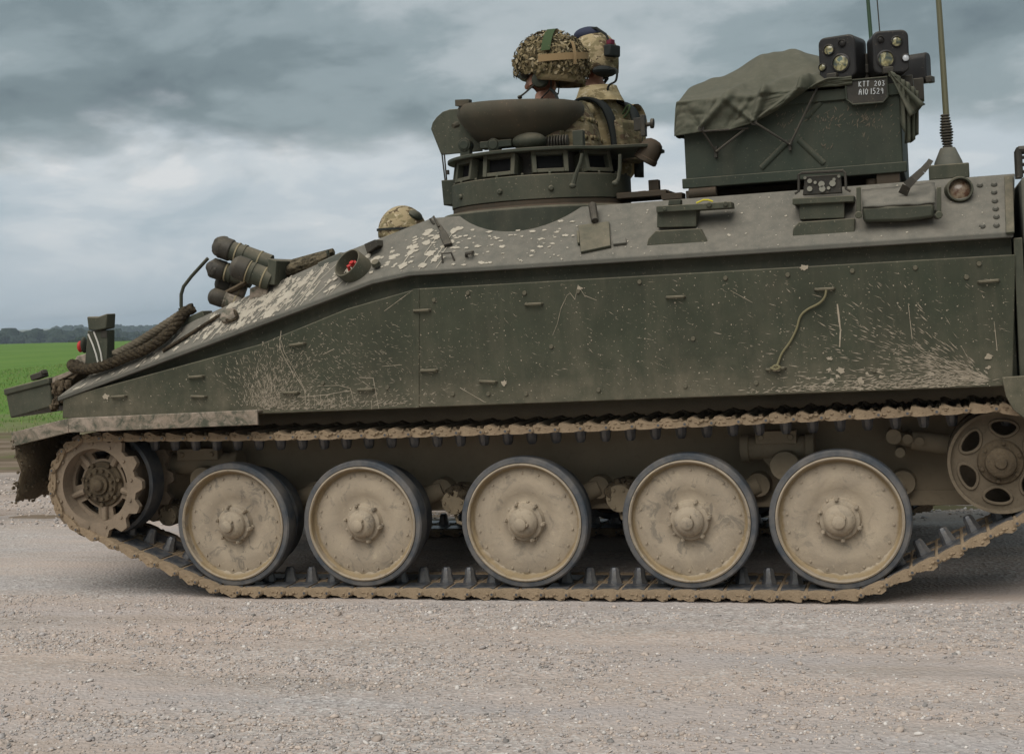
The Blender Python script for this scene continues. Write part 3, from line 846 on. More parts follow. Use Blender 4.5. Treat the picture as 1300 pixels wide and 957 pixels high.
for q in range(6):
    a = 2 * math.pi * q / 6 + .35; mb.cyl((.081 * math.cos(a), .01, .081 * math.sin(a)), (.081 * math.cos(a), -.004, .081 * math.sin(a)), .009, .008, 6)
ih_me = mb.mesh('hub', 'clod', 34)
mb = MB(); lath([(.200, .20), (.217, .20), (.217, .30), (.200, .30)], 64, closed=True); lath([(.2, .25), (.09, .26), (.09, .04)], 40, caps=False); ir_me = mb.mesh('inner_rim', 'idler', 34)
for far in (0, 1):
    w = empty('idler_wheel', (IX, 2 * MID - .05 if far else .05, IZ), veh, True); w.rotation_euler = (0, 0, math.pi if far else 0)
    for nm, me in (('rim', ib_me), ('hub', ih_me), ('inner_rim', ir_me)): link(nm, me, w)

# track: a closed chain round sprocket, wheels and idler
def hull2(pts):
    pts = sorted(set(pts)); 
    def half(ps):
        h = []
        for p in ps:
            while len(h) > 1 and (h[-1][0] - h[-2][0]) * (p[1] - h[-2][1]) - (h[-1][1] - h[-2][1]) * (p[0] - h[-2][0]) <= 0: h.pop()
            h.append(p)
        return h
    a, b = half(pts), half(pts[::-1]); return a[:-1] + b[:-1]
OFF = .017
pts = []
for cx, cz, r in ((SX, SZ, SR - .004), (WHEEL_X[0], WZ, WR + OFF), (WHEEL_X[4], WZ, WR + OFF), (IX, IZ, IR + OFF + .004)):
    pts += [(round(cx + r * math.cos(2 * math.pi * i / 240), 5), round(cz + r * math.sin(2 * math.pi * i / 240), 5)) for i in range(240)]
loop = hull2(pts)[::-1]                      # clockwise: bottom run travels to -x
dense = []
for i in range(len(loop)):
    a, b = Vector(loop[i]), Vector(loop[(i + 1) % len(loop)])
    n = max(1, int((b - a).length / .01))
    for j in range(n): dense.append(a.lerp(b, j / n))
for p in dense:                              # slack of the upper run
    if p.y > .7:
        u = (p.x - SX) / (IX - SX)
        if 0 < u < 1: p.y -= .030 * 4 * u * (1 - u) * (.8 + .4 * (1 - u))
seg = [(dense[(i + 1) % len(dense)] - dense[i]).length for i in range(len(dense))]
total = sum(seg); NL = round(total / .1195); PITCH_L = total / NL
def along(s):
    s %= total; i = 0
    while s > seg[i]: s -= seg[i]; i += 1
    return dense[i].lerp(dense[(i + 1) % len(dense)], s / seg[i])
def link_mesh(seed):
    random.seed(seed); m = MB(); p = PITCH_L; y0, y1 = -.055, .385; c = .165
    m.box((0, c, -.002), (p * .80, y1 - y0 - .02, .018))
    # end castings with a hooked, raked outline
    for ya, yb in ((y0, y0 + .05), (y1 - .05, y1)):
        jt = lambda v: v + random.uniform(-.003, .003)
        pr = [(-.056, -.010), (jt(-.045), jt(.024)), (jt(-.022), jt(.029)), (jt(.010), jt(.015)), (jt(.040), .012), (.052, .004), (.050, -.012), (.02, -.017), (-.03, -.017)]
        m.slab([(x, ya, z) for x, z in pr], (0, yb - ya, 0))
    m.cyl((p / 2, y0 - .008, 0), (p / 2, y1 + .008, 0), .0145, None, 10)
    m.cyl((p / 2, y0 - .014, 0), (p / 2, y0 - .006, 0), .010, None, 6)
    # grousers across the tread and the two rubber blocks
    m.slab([(-.046, y0 + .03, .006), (-.038, y0 + .03, .028), (-.022, y0 + .03, .028), (-.010, y0 + .03, .006)], (0, y1 - y0 - .06, 0))
    m.slab([(.018, y0 + .05, .006), (.024, y0 + .05, .022), (.036, y0 + .05, .022), (.044, y0 + .05, .006)], (0, y1 - y0 - .10, 0))
    # polished inner path of the tyres, guide horn
    for ya, yb in ((.0, .112), (.205, .31)): m.box((0, (ya + yb) / 2, -.0135), (p * .86, yb - ya, .009), None, 1)
    hz = [(-.012, .034, .030), (-.044, .025, .024), (-.072, .022, .020), (-.084, .015, .014)]
    vs = []; fs = []
    for z, hx, hy in hz:
        for q in range(8):
            a = 2 * math.pi * (q + .5) / 8; vs.append((hx * 1.08 * math.cos(a), c - .005 + hy * 1.08 * math.sin(a), z))
    for i in range(3):
        for q in range(8): fs.append((i * 8 + q, i * 8 + (q + 1) % 8, (i + 1) * 8 + (q + 1) % 8, (i + 1) * 8 + q))
    fs.append(tuple(24 + q for q in range(8)))
    m.add(vs, fs, 1)
    # clay packed between the bars
    for q in range(16):
        m.ell((random.uniform(-.05, .05), random.uniform(y0, y1) if q > 6 else y0 + random.uniform(-.004, .01), random.uniform(-.008, .018)), (random.uniform(.005, .014), random.uniform(.005, .014), random.uniform(.003, .008)), None, 6, 4, 0)
    m.cyl((p / 2, y0 - .0155, 0), (p / 2, y0 - .0135, 0), .0062, None, 8, 1)
    return m.mesh('track_link', ['link', 'steel'], 34)
link_mes = [link_mesh(s_) for s_ in (1, 2, 3, 4, 5)]
for far in (0, 1):
    tr = empty('track', (0, 0, 0), veh, True)
    tr.location = (0, 1.71 if far else 0, 0)
    tr['label'] = 'far side track' if far else 'near side track caked in pale mud'
    for i in range(NL):
        s = i * PITCH_L + (.05 if far else 0.02)
        a, b = along(s - PITCH_L / 2), along(s + PITCH_L / 2)
        t = (b - a).normalized(); c = (a + b) / 2
        o = link('track_link', link_mes[(i * 7 + i // 3) % 5], tr)
        o.matrix_local = Matrix(((t.x, 0, -t.y, c.x), (0, 1, 0, 0), (t.y, 0, t.x, c.y), (0, 0, 0, 1)))

# suspension: arms, dampers, tensioner on the hull side
for far in (0, 1):
    for i, x in enumerate(WHEEL_X):
        mb = MB()
        mb.tube([(x, .30, WZ), (x, .40, WZ), (x + .26, .45, WZ + .10)], [.06, .055, .045], 12)
        mb.cyl((x + .26, .43, WZ + .10), (x + .26, .50, WZ + .10), .055, .06, 20)
        if far: mb.v = [tuple(mir(p)) for p in mb.v]
        mb.build('suspension_arm', 'hull_mud', veh)
for px, py, r in ((575, 638, .062), (786, 633, .068), (212, 655, .055)):
    mb = MB(); p = at(px, py, .28); q = Vector((p.x, .50, p.z + .01))
    mb.tube([p, p + Vector((0, .015, 0)), p + Vector((0, .02, 0)), q], [r * .93, r, r, r * 1.08], 24)
    for j in range(6):
        a = j * 1.047; mb.cyl(p + Vector((.7 * r * math.cos(a), .002, .7 * r * math.sin(a))), p + Vector((.7 * r * math.cos(a), -.008, .7 * r * math.sin(a))), .008, .007, 6)
    o = mb.build('bump_stop', ['mud'], veh)
    # clods stuck over its top
    mb = MB()
    for j in range(46):
        a = random.uniform(.5, 2.9); y = random.uniform(p.y, .47); rr_ = r * random.uniform(.8, 1.02)
        mb.ell((p.x + rr_ * math.cos(a), y, p.z + rr_ * math.sin(a)), (random.uniform(.012, .026),) * 3, None, 6, 4, 0, lambda q_: random.uniform(.6, 1.4))
    mb.build('mud_clods', 'clod', veh)['kind'] = 'stuff'
def damper(px0, px1, pya, pyb, Y, slant=0.):
    a, b = at(px0, pya, Y), at(px1, pyb, Y)
    mb = MB(); zc = (a.z + b.z) / 2; L = b.x - a.x
    mb.cyl((a.x + .01, Y + .06, zc), (b.x - .01, Y + .06, zc), .055, None, 20)
    for e in (a.x + .02, b.x - .02): mb.cyl((e - .02, Y + .06, zc), (e + .02, Y + .06, zc), .066, None, 20)
    mb.box(((a.x + b.x) / 2, Y + .02, zc + .055), (L * .55, .06, .06))
    for e in (-.2, .2): mb.cyl(((a.x + b.x) / 2 + e * L, Y - .01, zc + .055), ((a.x + b.x) / 2 + e * L, Y - .022, zc + .055), .016, .014, 8)
    mb.cyl(((a.x + b.x) / 2 + .04, Y - .05, zc - .075), ((a.x + b.x) / 2 + .04, .50, zc - .075), .068, .075, 24)
    mb.slab([((a.x + b.x) / 2 - .09, Y + .03, zc - .02), ((a.x + b.x) / 2 + .13, Y + .03, zc - .02), ((a.x + b.x) / 2 + .10, Y + .03, zc - .13), ((a.x + b.x) / 2, Y + .03, zc - .14)], (0, .15, 0))
    mb.build('damper', 'hull_mud', veh, .004)
damper(938, 1034, 555, 585, .34); damper(205, 300, 577, 603, .34)
mb = MB()
a, b = at(1138, 556, .36), at(1215, 566, .36)
mb.tube([a, a.lerp(b, .25), a.lerp(b, .26), b, b + Vector((.12, 0, -.01))], [.03, .03, .042, .046, .046], 16)
for dx, dz, r in ((-.01, .012, .034), (.05, .0, .022), (.015, -.06, .022), (.10, -.012, .02)): mb.cyl(a + Vector((dx, -.06, dz)), a + Vector((dx, .13, dz)), r, None, 14)
mb.build('track_tensioner', 'hull_mud', veh)
# return pipe between the wheels
for px, py in ((586, 660), (795, 655)):
    p = at(px, py, .32); mb = MB(); mb.tube([p + Vector((-.03, 0, .03)), p + Vector((-.02, 0, -.01)), p + Vector((.03, 0, -.025)), p + Vector((.10, .05, -.02))], .009, 8); mb.build('pipe', 'hull_mud', veh)

# ------------------------------------------------------------------ cupola
def A(px, py, Y): return at(px, py, Y)
CXL, CXR = at(579, 240, .55).x, at(799, 240, .55).x
CC = Vector(((CXL + CXR) / 2, .55, 0)); CR = (CXR - CXL) / 2
Z_b = at(690, 252, .11).z; Z_t = at(693, 220.5, .11).z; Z_f = at(687, 190, .09).z
cup = empty('cupola', (CC.x, CC.y, 1.80), veh, True)
def clocal(mb): mb.v = [(x - CC.x, y - CC.y, z - 1.80) for x, y, z in mb.v]; return mb
mb = MB(); mb.lathe((CC.x, CC.y, 0), (0, 0, 1), [(.500, 1.50), (.500, 1.803), (.486, 1.812)], 64); clocal(mb).build('base_drum', 'dark', cup, .003)
mb = MB(); mb.lathe((CC.x, CC.y, 0), (0, 0, 1), [(CR + .012, 1.80), (CR + .012, Z_b - .028), (CR - .004, Z_b - .026), (CR - .004, Z_b - .003)], 64); clocal(mb).build('turning_ring', 'rusty', cup, .003)
mb = MB(); mb.lathe((CC.x, CC.y, 0), (0, 0, 1), [(CR, Z_b), (CR, Z_t), (CR - .035, Z_t + .004), (CR - .06, Z_t + .004)], 72)
for a in (-2.35, -1.75, -1.2): 
    d = Vector((math.cos(a), math.sin(a), 0)); p = CC + d * CR + Vector((0, 0, (Z_b + Z_t) / 2 - .01)); mb.cyl(p, p + d * .012, .014, .011, 10)
for a in np.linspace(0, 6.28, 22)[:-1]:
    d = Vector((math.cos(a), math.sin(a), 0)); p = CC + d * (CR - .015) + Vector((0, 0, Z_t)); mb.cyl(p, p + Vector((0, 0, .012)), .008, .007, 6)
clocal(mb).build('drum', 'green', cup, .003)
mb = MB(); mb.lathe((CC.x, CC.y, 0), (0, 0, 1), [(CR - .11, Z_t - .02), (CR - .11, Z_f + .005)], 48); clocal(mb).build('inner_wall', 'black', cup)
# rim plate with its tail to the rear
ol = []
for a in np.linspace(R(38), R(322), 44): ol.append((CC.x + (CR + .012) * math.cos(a), CC.y + (CR + .012) * math.sin(a)))
xt = at(829, 175, .42).x
ol += [(xt - .03, CC.y - .20), (xt, CC.y - .16), (xt, CC.y + .16), (xt - .03, CC.y + .20)]
mb = MB(); mb.slab([(x, y, Z_f) for x, y in ol], (0, 0, .016)); clocal(mb).build('rim_plate', 'dark', cup, .003)
for k_, deg in enumerate((46, 12, -22, -57, 82, 117, 152, -152, 187)):
    a = R(-90 - deg)
    d = Vector((math.cos(a), math.sin(a), 0)); tv = Vector((-d.y, d.x, 0)); zc = (Z_t + Z_f) / 2
    loc = Matrix.Translation(CC + d * (CR - .055) + Vector((0, 0, zc)) - Vector((CC.x, CC.y, 1.80))) @ Matrix(((tv.x, -d.x, 0), (tv.y, -d.y, 0), (0, 0, 1))).to_4x4() @ Matrix.Rotation(R(-10), 4, 'X')
    hgt = (Z_f - Z_t) * .93
    mb = MB()
    w, h, dd = .172, hgt, .09
    # frame of four bars round a set-back pane
    mb.box((0, .03, 0), (w * .9, .06, h * .9))
    for sx_ in (-1, 1): mb.box((sx_ * (w / 2 - .011), -.012, 0), (.022, .04, h))
    for sz_ in (-1, 1): mb.box((0, -.0115, sz_ * (h / 2 - .009)), (w - .045, .039, .018))
    mb.box((0, -.001, 0), (w - .044, .004, h - .036), None, 1)
    if k_ == 0: peri_me = mb.mesh('periscope', ['green', 'void'])
    o = link('periscope', peri_me, cup, .003); o.matrix_local = loc
# small levers on the drum
for pts in ([(739, 195), (737, 206), (731, 222), (727, 236)], [(787, 196), (787, 214), (785, 228), (781, 233)]):
    mb = MB(); mb.tube([at(x, y, .085 if pts[0][0] < 760 else .20) for x, y in pts], [.008, .009, .010, .014], 8)
    mb.ell(at(*pts[-1], .085 if pts[0][0] < 760 else .20), (.017, .017, .014)); clocal(mb).build('lever', 'dark', cup)
# open hatch lid, a thick shallow dish lying over the rim
hc = at(661, 132, .48); 
rot = Matrix.Rotation(R(2.5), 3, 'Y') @ Matrix.Rotation(R(3), 3, 'X')
mb = MB(); pr = [(0, -.13), (.19, -.12), (.262, -.03), (.285, .0), (.303, -.004), (.314, -.022), (.315, -.055), (.300, -.085), (.235, -.165), (.190, -.195), (.10, -.205), (0, -.207)]
mb.lathe((0, 0, 0), (0, 0, 1), pr, 64, caps=False)
mb.box((-.24, -.17, .004), (.07, .05, .03)); mb.cyl((-.26, -.21, -.10), (-.275, -.235, -.11), .016, .012, 8)
mb.v = [tuple(rot @ Vector(p) + hc) for p in mb.v]; clocal(mb).build('hatch_lid', 'hatch', cup, 0, 40)
mb = MB(); q = at(672, 180, .30); mb.ell(q, (.085, .075, .045), None, 20, 12); clocal(mb).build('lid_pad', 'dark', cup)
mb = MB()
q = at(704, 181, .34)
for j in range(9): mb.lathe(q + Vector((-.055 + j * .014, 0, 0)), (1, 0, 0), [(.026, 0), (.034, .003), (.034, .008), (.026, .011)], 16)
clocal(mb).build('hinge_spring', 'black', cup)
for px, py, w_, h_, Y in ((589, 184, .05, .0, .30), (626, 184, .045, 0, .26)):
    mb = MB(); p = at(px, py, Y); mb.cyl(p, p + Vector((0, .06, 0)), .032, None, 20); mb.cyl(p + Vector((0, -.006, 0)), p, .022, .026, 20)
    mb.box(p + Vector((0, .03, -.035)), (.05, .05, .05)); clocal(mb).build('lid_stop', 'dark', cup, .003)
mb = MB(); p = at(632, 184, .30); mb.box(p, (.16, .08, .035)); mb.box(p + Vector((.0, .02, .03)), (.06, .06, .05)); clocal(mb).build('hinge_block', 'dark', cup, .004); mb = MB(); mb.box(at(735, 178, .25), (.05, .05, .09)); clocal(mb).build('hinge_block', 'dark', cup, .004)
# upright rounded shield at the front edge, with its rods and box
sh = [(612, 192), (560, 197), (547, 164), (549, 156), (554, 149), (562, 142), (571, 139), (586, 138), (600, 150), (612, 170)]
mb = MB(); pprism(sh, .46, .475, mb); clocal(mb).build('shield', 'green', cup, .003)
mb = MB(); mb.tube([at(561, 195, .46), at(565, 229, .46)], .004, 6); mb.tube([at(564, 195, .46), at(567, 229, .46)], .004, 6); mb.box(at(568, 219, .45), (.016, .016, .022)); clocal(mb).build('shield_rod', 'black', cup)
mb = MB(); pprism([(560, 229), (578, 228), (580, 259), (563, 261)], .40, .52, mb); clocal(mb).build('sight_box', 'dark', cup, .004)
mb = MB(); pprism([(576, 236), (581, 236), (581, 256), (576, 256)], .42, .60, mb); clocal(mb).build('sight_bracket', 'black', cup, .002)
# spotlight and bracket at the rear of the rim
mb = MB(); sp = at(825, 192, .42); rt = Matrix.Rotation(R(32), 3, 'Y')
mb.lathe((0, 0, 0), (0, 0, 1), [(0, .060), (.025, .057), (.043, .045), (.053, .022), (.055, 0), (.055, -.030), (.059, -.034), (.059, -.052), (.05, -.058), (0, -.058)], 28, caps=False)
mb.v = [tuple(rt @ Vector(p) + sp) for p in mb.v]; clocal(mb).build('spotlight', 'rusty', cup)
mb = MB(); mb.box(at(817, 160, .45), (.022, .05, .10)); mb.cyl(at(819, 159, .45), at(829, 157, .45), .010, None, 10); mb.cyl(at(826, 157, .45), at(830, 157, .45), .024, None, 14); mb.box(at(812, 158, .5), (.05, .04, .06)); clocal(mb).build('gun_mount', 'black', cup, .002)

# ------------------------------------------------------------------ fittings on the near slope
def fit(name, mb, mat, bev=.003): return mb.build(name, mat, veh, bev)
# access panel and its strap lug
n_s = (Epts[5] - Epts[4]).cross(T_[4] - Epts[4]).normalized()
if n_s.y > 0: n_s = -n_s
def splate(pts, h, off=0., mb=None, mi=0):
    mb = mb or MB(); return mb.slab([slope_px(x, y, off) for x, y in pts], n_s * h, mi)
mb = splate([(735, 289), (774, 284), (776, 315), (738, 323)], .016); splate([(733, 297), (736, 296.5), (737, 312), (734, 312.5)], .02, 0, mb); fit('access_panel', mb, 'green')
mb = MB(); mb.tube([slope_px(754, 271, .01), slope_px(754, 268, .035), slope_px(757, 287, .03)], [.014, .02, .018], 8); fit('lashing_lug', mb, 'black')
mb = splate([(778, 306), (795, 304), (796, 311), (779, 313)], .015); fit('step', mb, 'upper')
# radio bracket blocks: wedge shoe, upright, top bar
def shoe(poly, Y0, Y1): return pprism(poly, Y0, Y1)
mb = shoe([(821, 312), (823, 303), (832, 293), (888, 290), (898, 305), (898, 308)], -.065, .10); fit('bracket_shoe', mb, 'green', .004)
mb = pprism([(834, 266), (884, 264), (884, 288), (834, 289)], -.02, .12); fit('bracket_block', mb, 'green', .003)
mb = pprism([(833, 262), (928, 256), (929, 264), (833, 270)], -.05, .05); mb.cyl(at(900, 260, -.05), at(900, 260, -.06), .012, None, 8); mb.cyl(at(921, 259, -.05), at(921, 259, -.06), .012, None, 8); mb.cyl(at(844, 266, -.05), at(844, 266, -.057), .009, None, 8); fit('bracket_bar', mb, 'green', .003)
mb = pprism([(848, 261), (864, 260), (864, 253), (849, 254)], .0, .05); fit('bracket_cap', mb, 'dark', .003)
mb = MB(); mb.tube([at(884, 258, -.02), at(893, 254, -.02), at(899, 254, -.02), at(905, 256, -.02)], .004, 6); k = NT('yellow_wire'); M['yellow'] = k.done((.5, .42, .03), .6); fit('yellow_wire', mb, 'yellow', 0)
# second bracket with the switch panel
mb = shoe([(1006, 301), (1007, 290), (1014, 282), (1085, 277), (1085, 297)], -.065, .10); fit('bracket_shoe', mb, 'green', .004)
mb = pprism([(1015, 258), (1072, 255), (1072, 277), (1015, 279)], -.03, .12); fit('bracket_block', mb, 'green', .003)
mb = pprism([(1006, 252), (1084, 248), (1084, 256), (1006, 260)], -.05, .10); fit('bracket_bar', mb, 'green', .003)
mb = pprism([(1019, 248), (1069, 245), (1067, 221), (1022, 224)], .02, .06)
fit('switch_panel', mb, 'black', .003)
mb = MB()
for px, py, r in ((1028, 230, 3), (1028, 240, 3.4), (1035, 232, 2), (1043, 234, 4), (1044, 240, 4), (1057, 233, 4), (1059, 228, 2), (1022, 226, 2), (1065, 224, 2), (1052, 239, 2.2)):
    p = at(px, py, .02); mb.cyl(p, p + Vector((0, -.008, 0)), r * .0035, None, 8)
k = NT('switch_cap'); M['cap'] = k.done((.22, .21, .17), .6); fit('switch_cap', mb, 'cap', 0)['kind'] = 'stuff'
mb = MB(); mb.tube([at(1009, 246, .0), at(1014, 243, .0), at(1014, 222, .0), at(1018, 220, .0), at(1070, 217, .0), at(1073, 220, .0), at(1074, 240, .0), at(1080, 243, .0)], .006, 6); fit('guard_rail', mb, 'black', 0)
# canvas-covered roll held by straps
mb = MB(); prof_ = []
pa = [(1094, 242), (1187, 233), (1188, 258), (1186, 275), (1150, 280), (1096, 281)]
mb.slab([at(x, y, -.10) if y > 250 else at(x, y, .06) for x, y in [(1094, 263), (1186, 258), (1186, 276), (1150, 281), (1096, 282)]], (0, .15, 0))
vs = []
for j in range(7):
    v = j / 6
    for i in range(15):
        u = i / 14
        a_, b_ = at(1094 + 93 * u, 242 - 9 * u, .09), at(1095 + 92 * u, 263 - 5 * u, -.10)
        p = a_.lerp(b_, v); p.y -= .02 * math.sin(v * 3.1) + .012 * noise.noise((u * 4, v * 2, 3)); p.z += .006 * noise.noise((u * 6, v * 3, 1)); vs.append(p)
mb2 = MB(); mb2.add(vs, [(j * 15 + i, j * 15 + i + 1, (j + 1) * 15 + i + 1, (j + 1) * 15 + i) for j in range(6) for i in range(14)])
fit('canvas_roll', mb, 'dark', .012)
o = fit('canvas_flap', mb2, 'upper', 0); s_ = o.modifiers.new('t', 'SOLIDIFY'); s_.thickness = .008; s_.offset = 0
for x0 in (1090, 1192):
    mb = pprism([(x0 - 3, 238), (x0 + 3, 237), (x0 + 3, 276), (x0 - 3, 277)], -.11, -.095); mb.cyl(at(x0, 273, -.11), at(x0, 273, -.125), .016, None, 8); fit('strap_bracket', mb, 'green', .003)
mb = MB(); sp_ = [at(1146, 247, -.05), at(1151, 236, -.08), at(1160, 227, -.08), at(1171, 217, -.06), at(1178, 209, -.03), at(1182, 203, -.01)]
for i in range(len(sp_) - 1):
    a_, b_ = sp_[i], sp_[i + 1]; dd = (b_ - a_).normalized(); nn = dd.cross(Vector((0, 1, 0))).normalized() * (.02 - .002 * i)
    mb.slab([a_ - nn, b_ - nn * .92, b_ + nn * .92, a_ + nn], (0, .006, 0))
fit('loose_strap', mb, 'black', 0)
# hooded side lamp
mb = MB(); p = slope_px(1216, 243, 0); d = Vector((.15, -1, .10)).normalized()
mb.lathe(p, d, [(.056, -.04), (.056, .05), (.052, .062), (.046, .062), (.046, .02)], 28, caps=False); lamp = fit('side_lamp', mb, 'green', 0)
k = NT('lamp_lens'); M['lens'] = k.done(k.mix(k.ramp(k.noise(30, 3), [(.4, 0.), (.6, 1.)]), (.10, .05, .03), (.25, .19, .13)), .25, .5)
mb = MB(); mb.lathe(p, d, [(.046, .018), (.046, .024), (.03, .034), (0, .037)], 24, caps=False); mb.build('lens', 'lens', lamp)
# bolt heads near the rear end of the slope
mb = MB(); mb.lathe((0, 0, 0), (0, 0, 1), [(.013, 0), (.013, .006), (.008, .013), (0, .014)], 8, caps=False); bolt_me = mb.mesh('bolt', 'upper')
for px, py in ((1244, 236), (1262, 235), (1262, 245), (1263, 256), (1264, 266), (1265, 276), (1265, 287), (1247, 288), (1190, 269), (1190, 276)):
    o = link('bolt', bolt_me, veh); o.matrix_basis = Matrix.Translation(slope_px(px, py, 0)) @ n_s.to_track_quat('Z', 'Y').to_matrix().to_4x4()
mb = splate([(1258, 228), (1288, 226), (1289, 297), (1262, 299)], .006); mb = splate([(1275, 226), (1286, 225.5), (1288, 297), (1277, 298)], .012); fit('end_strip', mb, 'green')
# strap clip, hooks on the splashed front slope
mb = splate([(558, 299), (567, 296), (575, 312), (565, 315)], .02); splate([(555, 288), (560, 286), (568, 298), (562, 300)], .008, 0, mb); fit('strap_clip', mb, 'black')
mb = MB(); mb.tube([slope_px(551, 285, .0), slope_px(547, 281, .015), slope_px(552, 279, .02), slope_px(558, 290, .01)], .006, 6); fit('clip_ring', mb, 'black', 0)
mb = MB(); mb.tube([slope_px(562, 334, .0), slope_px(563, 328, .03), slope_px(575, 327, .03), slope_px(577, 331, .0)], .005, 6); fit('lashing_eye', mb, 'black', 0)
mb = MB(); mb.tube([slope_px(592, 325, .0), slope_px(594, 328, .03), slope_px(600, 327, .03), slope_px(601, 322, .01)], .008, 6); fit('lashing_hook', mb, 'black', 0)
mb = pprism([(462, 310), (476, 304), (480, 312), (466, 322)], .0, .10); fit('vision_block', mb, 'black', .003)
mb = MB(); p = slope_px(479, 338, .01); mb.cyl(p, p + n_s * .02, .022, .018, 10); fit('filler_cap', mb, 'green', 0)
# open cup with a red stopper inside
cupc = slope_px(452, 343, 0); d = Vector((-.36, -.74, .56)).normalized()
mb = MB(); mb.lathe(cupc, d, [(.078, -.05), (.078, .062), (.076, .066), (.070, .066), (.068, .06), (.066, -.03), (0, -.03)], 36, caps=False); mug = fit('tube_socket', mb, 'green', 0)
k = NT('red_tape'); M['red'] = k.done((.40, .025, .02), .5)
mb = MB(); uu = d.orthogonal().normalized()
mb.tube([cupc + d * .0 + uu * .03, cupc + d * .045 + uu * .01, cupc + d * .03 - uu * .03], .010, 8); mb.tube([cupc + d * .0, cupc + d * .05 - uu * .015], .012, 8); mb.build('red_stopper', 'red', mug)

# ------------------------------------------------------------------ glacis: launchers, mirror rod, front lamp, bin
def launcher_tube(pxa, pya, pxb, pyb, Y, r, name='launcher_tube', capc='black', side=.08):
    a, b = at(pxa, pya, Y - side), at(pxb, pyb, Y)
    return a, b, r
k = NT('buff_tape'); M['tape'] = k.done((.26, .215, .13), .85)
gl = empty('smoke_launcher', tuple(at(345, 360, .10)), veh, True); gl0 = gl.location.copy()
def gloc(mb): mb.v = [tuple(Vector(p) - gl0) for p in mb.v]; return mb
for (pxa, pya, pxb, pyb, Y, r, lumpy) in ((279, 313, 343, 336, .16, .053, 1), (299, 338, 344, 356, .04, .056, 0), (270, 340, 320, 355, .17, .048, 1), (277, 358, 312, 370, .24, .042, 0), (268, 375, 304, 387, .10, .040, 0)):
    a, b = at(pxa, pya, Y - .05), at(pxb, pyb, Y); dd = (b - a).normalized(); L = (b - a).length
    mb = MB(); mb.lathe(a, dd, [(r * .93, .02), (r * .93, L * .45), (r * 1.03, L * .45), (r * 1.03, L * .50), (r * .95, L * .50), (r * .95, L), (0, L)], 24, caps=False)
    t_ = gloc(mb).build('launcher_tube', 'green' if pya < 350 else 'fender', gl)
    mb = MB()
    for hh in (.34, .78): mb.lathe(a, dd, [(r * .97, L * hh), (r * 1.0, L * hh + .001), (r * 1.0, L * hh + .007), (r * .97, L * hh + .008)], 24, caps=False)
    gloc(mb).build('tape_band', 'tape', t_)
    mb = MB()
    if lumpy: mb.ell((0, 0, 0), (r * 1.06, r * 1.06, r * .95), None, 20, 12, 0, lambda p: 1 + .22 * noise.noise((p.x * 2, p.y * 2, p.z * 2 + pxa)))
    else: mb.ell((0, 0, 0), (r * 1.03, r * 1.03, r * .75), None, 20, 12)
    mb.lathe((0, 0, 0), (0, 0, 1), [(r * 1.04, -.01), (r * 1.06, .01), (r * 1.06, .045), (r * 1.0, .05)], 24, caps=False)
    q = dd.to_track_quat('Z', 'Y').to_matrix(); mb.v = [tuple(q @ Vector(p) + a + dd * .015) for p in mb.v]
    gloc(mb).build('cap', 'black', t_)
mb = pprism([(340, 328), (351, 331), (349, 362), (338, 361)], .0, .30); gloc(mb).build('mounting_plate', 'green', gl, .004)
mb = pprism([(317, 366), (338, 358), (340, 380), (316, 384)], .02, .22); gloc(mb).build('mounting_leg', 'fender', gl, .004)
mb = MB(); mb.tube([at(283, 374, .12), at(300, 366, .12), at(318, 356, .14)], [.025, .03, .03], 8, flat=.5); gloc(mb).build('wrapped_batten', 'clod', gl)

mb = MB(); mb.tube([at(232, 400, .12), at(230, 388, .12), at(230, 374, .12), at(233, 364, .12), at(243, 351, .12), at(264, 328, .12)], [.009, .009, .009, .009, .009, .009], 10); mb.cyl(at(232, 404, .12), at(231, 391, .12), .020, .018, 12); fit('mirror_rod', mb, 'dark', 0)
mb = MB(); mb.box(at(250, 412, .08), (.16, .10, .09), Matrix.Rotation(R(-18), 3, 'Y')); fit('rod_bracket', mb, 'green', .004)
mb = MB(); p = slope_px(292, 403, .0); mb.lathe(p, n_s, [(.045, -.02), (.045, .02), (.03, .035), (0, .038)], 20, caps=False); fit('round_boss', mb, 'fender', 0)
fl = empty('front_lamp', tuple(at(123, 470, .02)), veh, True); f0 = fl.location.copy()
def floc(mb): mb.v = [tuple(Vector(p) - f0) for p in mb.v]; return mb
mb = pprism([(111, 420), (136, 419), (136, 470), (107, 470)], .0, .07); floc(mb).build('post', 'green', fl, .004)
mb = pprism([(110, 402), (123, 402.5), (136, 398), (135, 417), (124, 419.5), (112, 419)], -.02, .06); floc(mb).build('hood', 'green', fl, .006)
mb = pprism([(128, 420), (135.5, 419.5), (135.5, 428), (128, 428.5)], -.004, .0); floc(mb).build('slot', 'black', fl)
mb = MB()
for pts in ([(112, 424), (118, 438), (122, 450), (125, 463)], [(119, 421), (124, 434), (128, 448), (130, 462)]): mb.tube([at(x, y, -.004) for x, y in pts], .0045, 6)
k = NT('pale_cord'); M['cord'] = k.done((.55, .52, .46), .8); floc(mb).build('pale_cord', 'cord', fl)
mb = MB(); mb.ell(at(102, 440, .12), (.015, .022, .030)); rl = floc(mb).build('red_lamp', 'red', fl)
mb = MB(); mb.ell(at(107, 438, .10), (.014, .03, .042)); floc(mb).build('lamp_cap', 'dark', fl)
mb = pprism([(92, 462), (97, 452), (108, 449), (110, 470), (90, 474)], .05, .20); floc(mb).build('foot', 'fender', fl, .006)
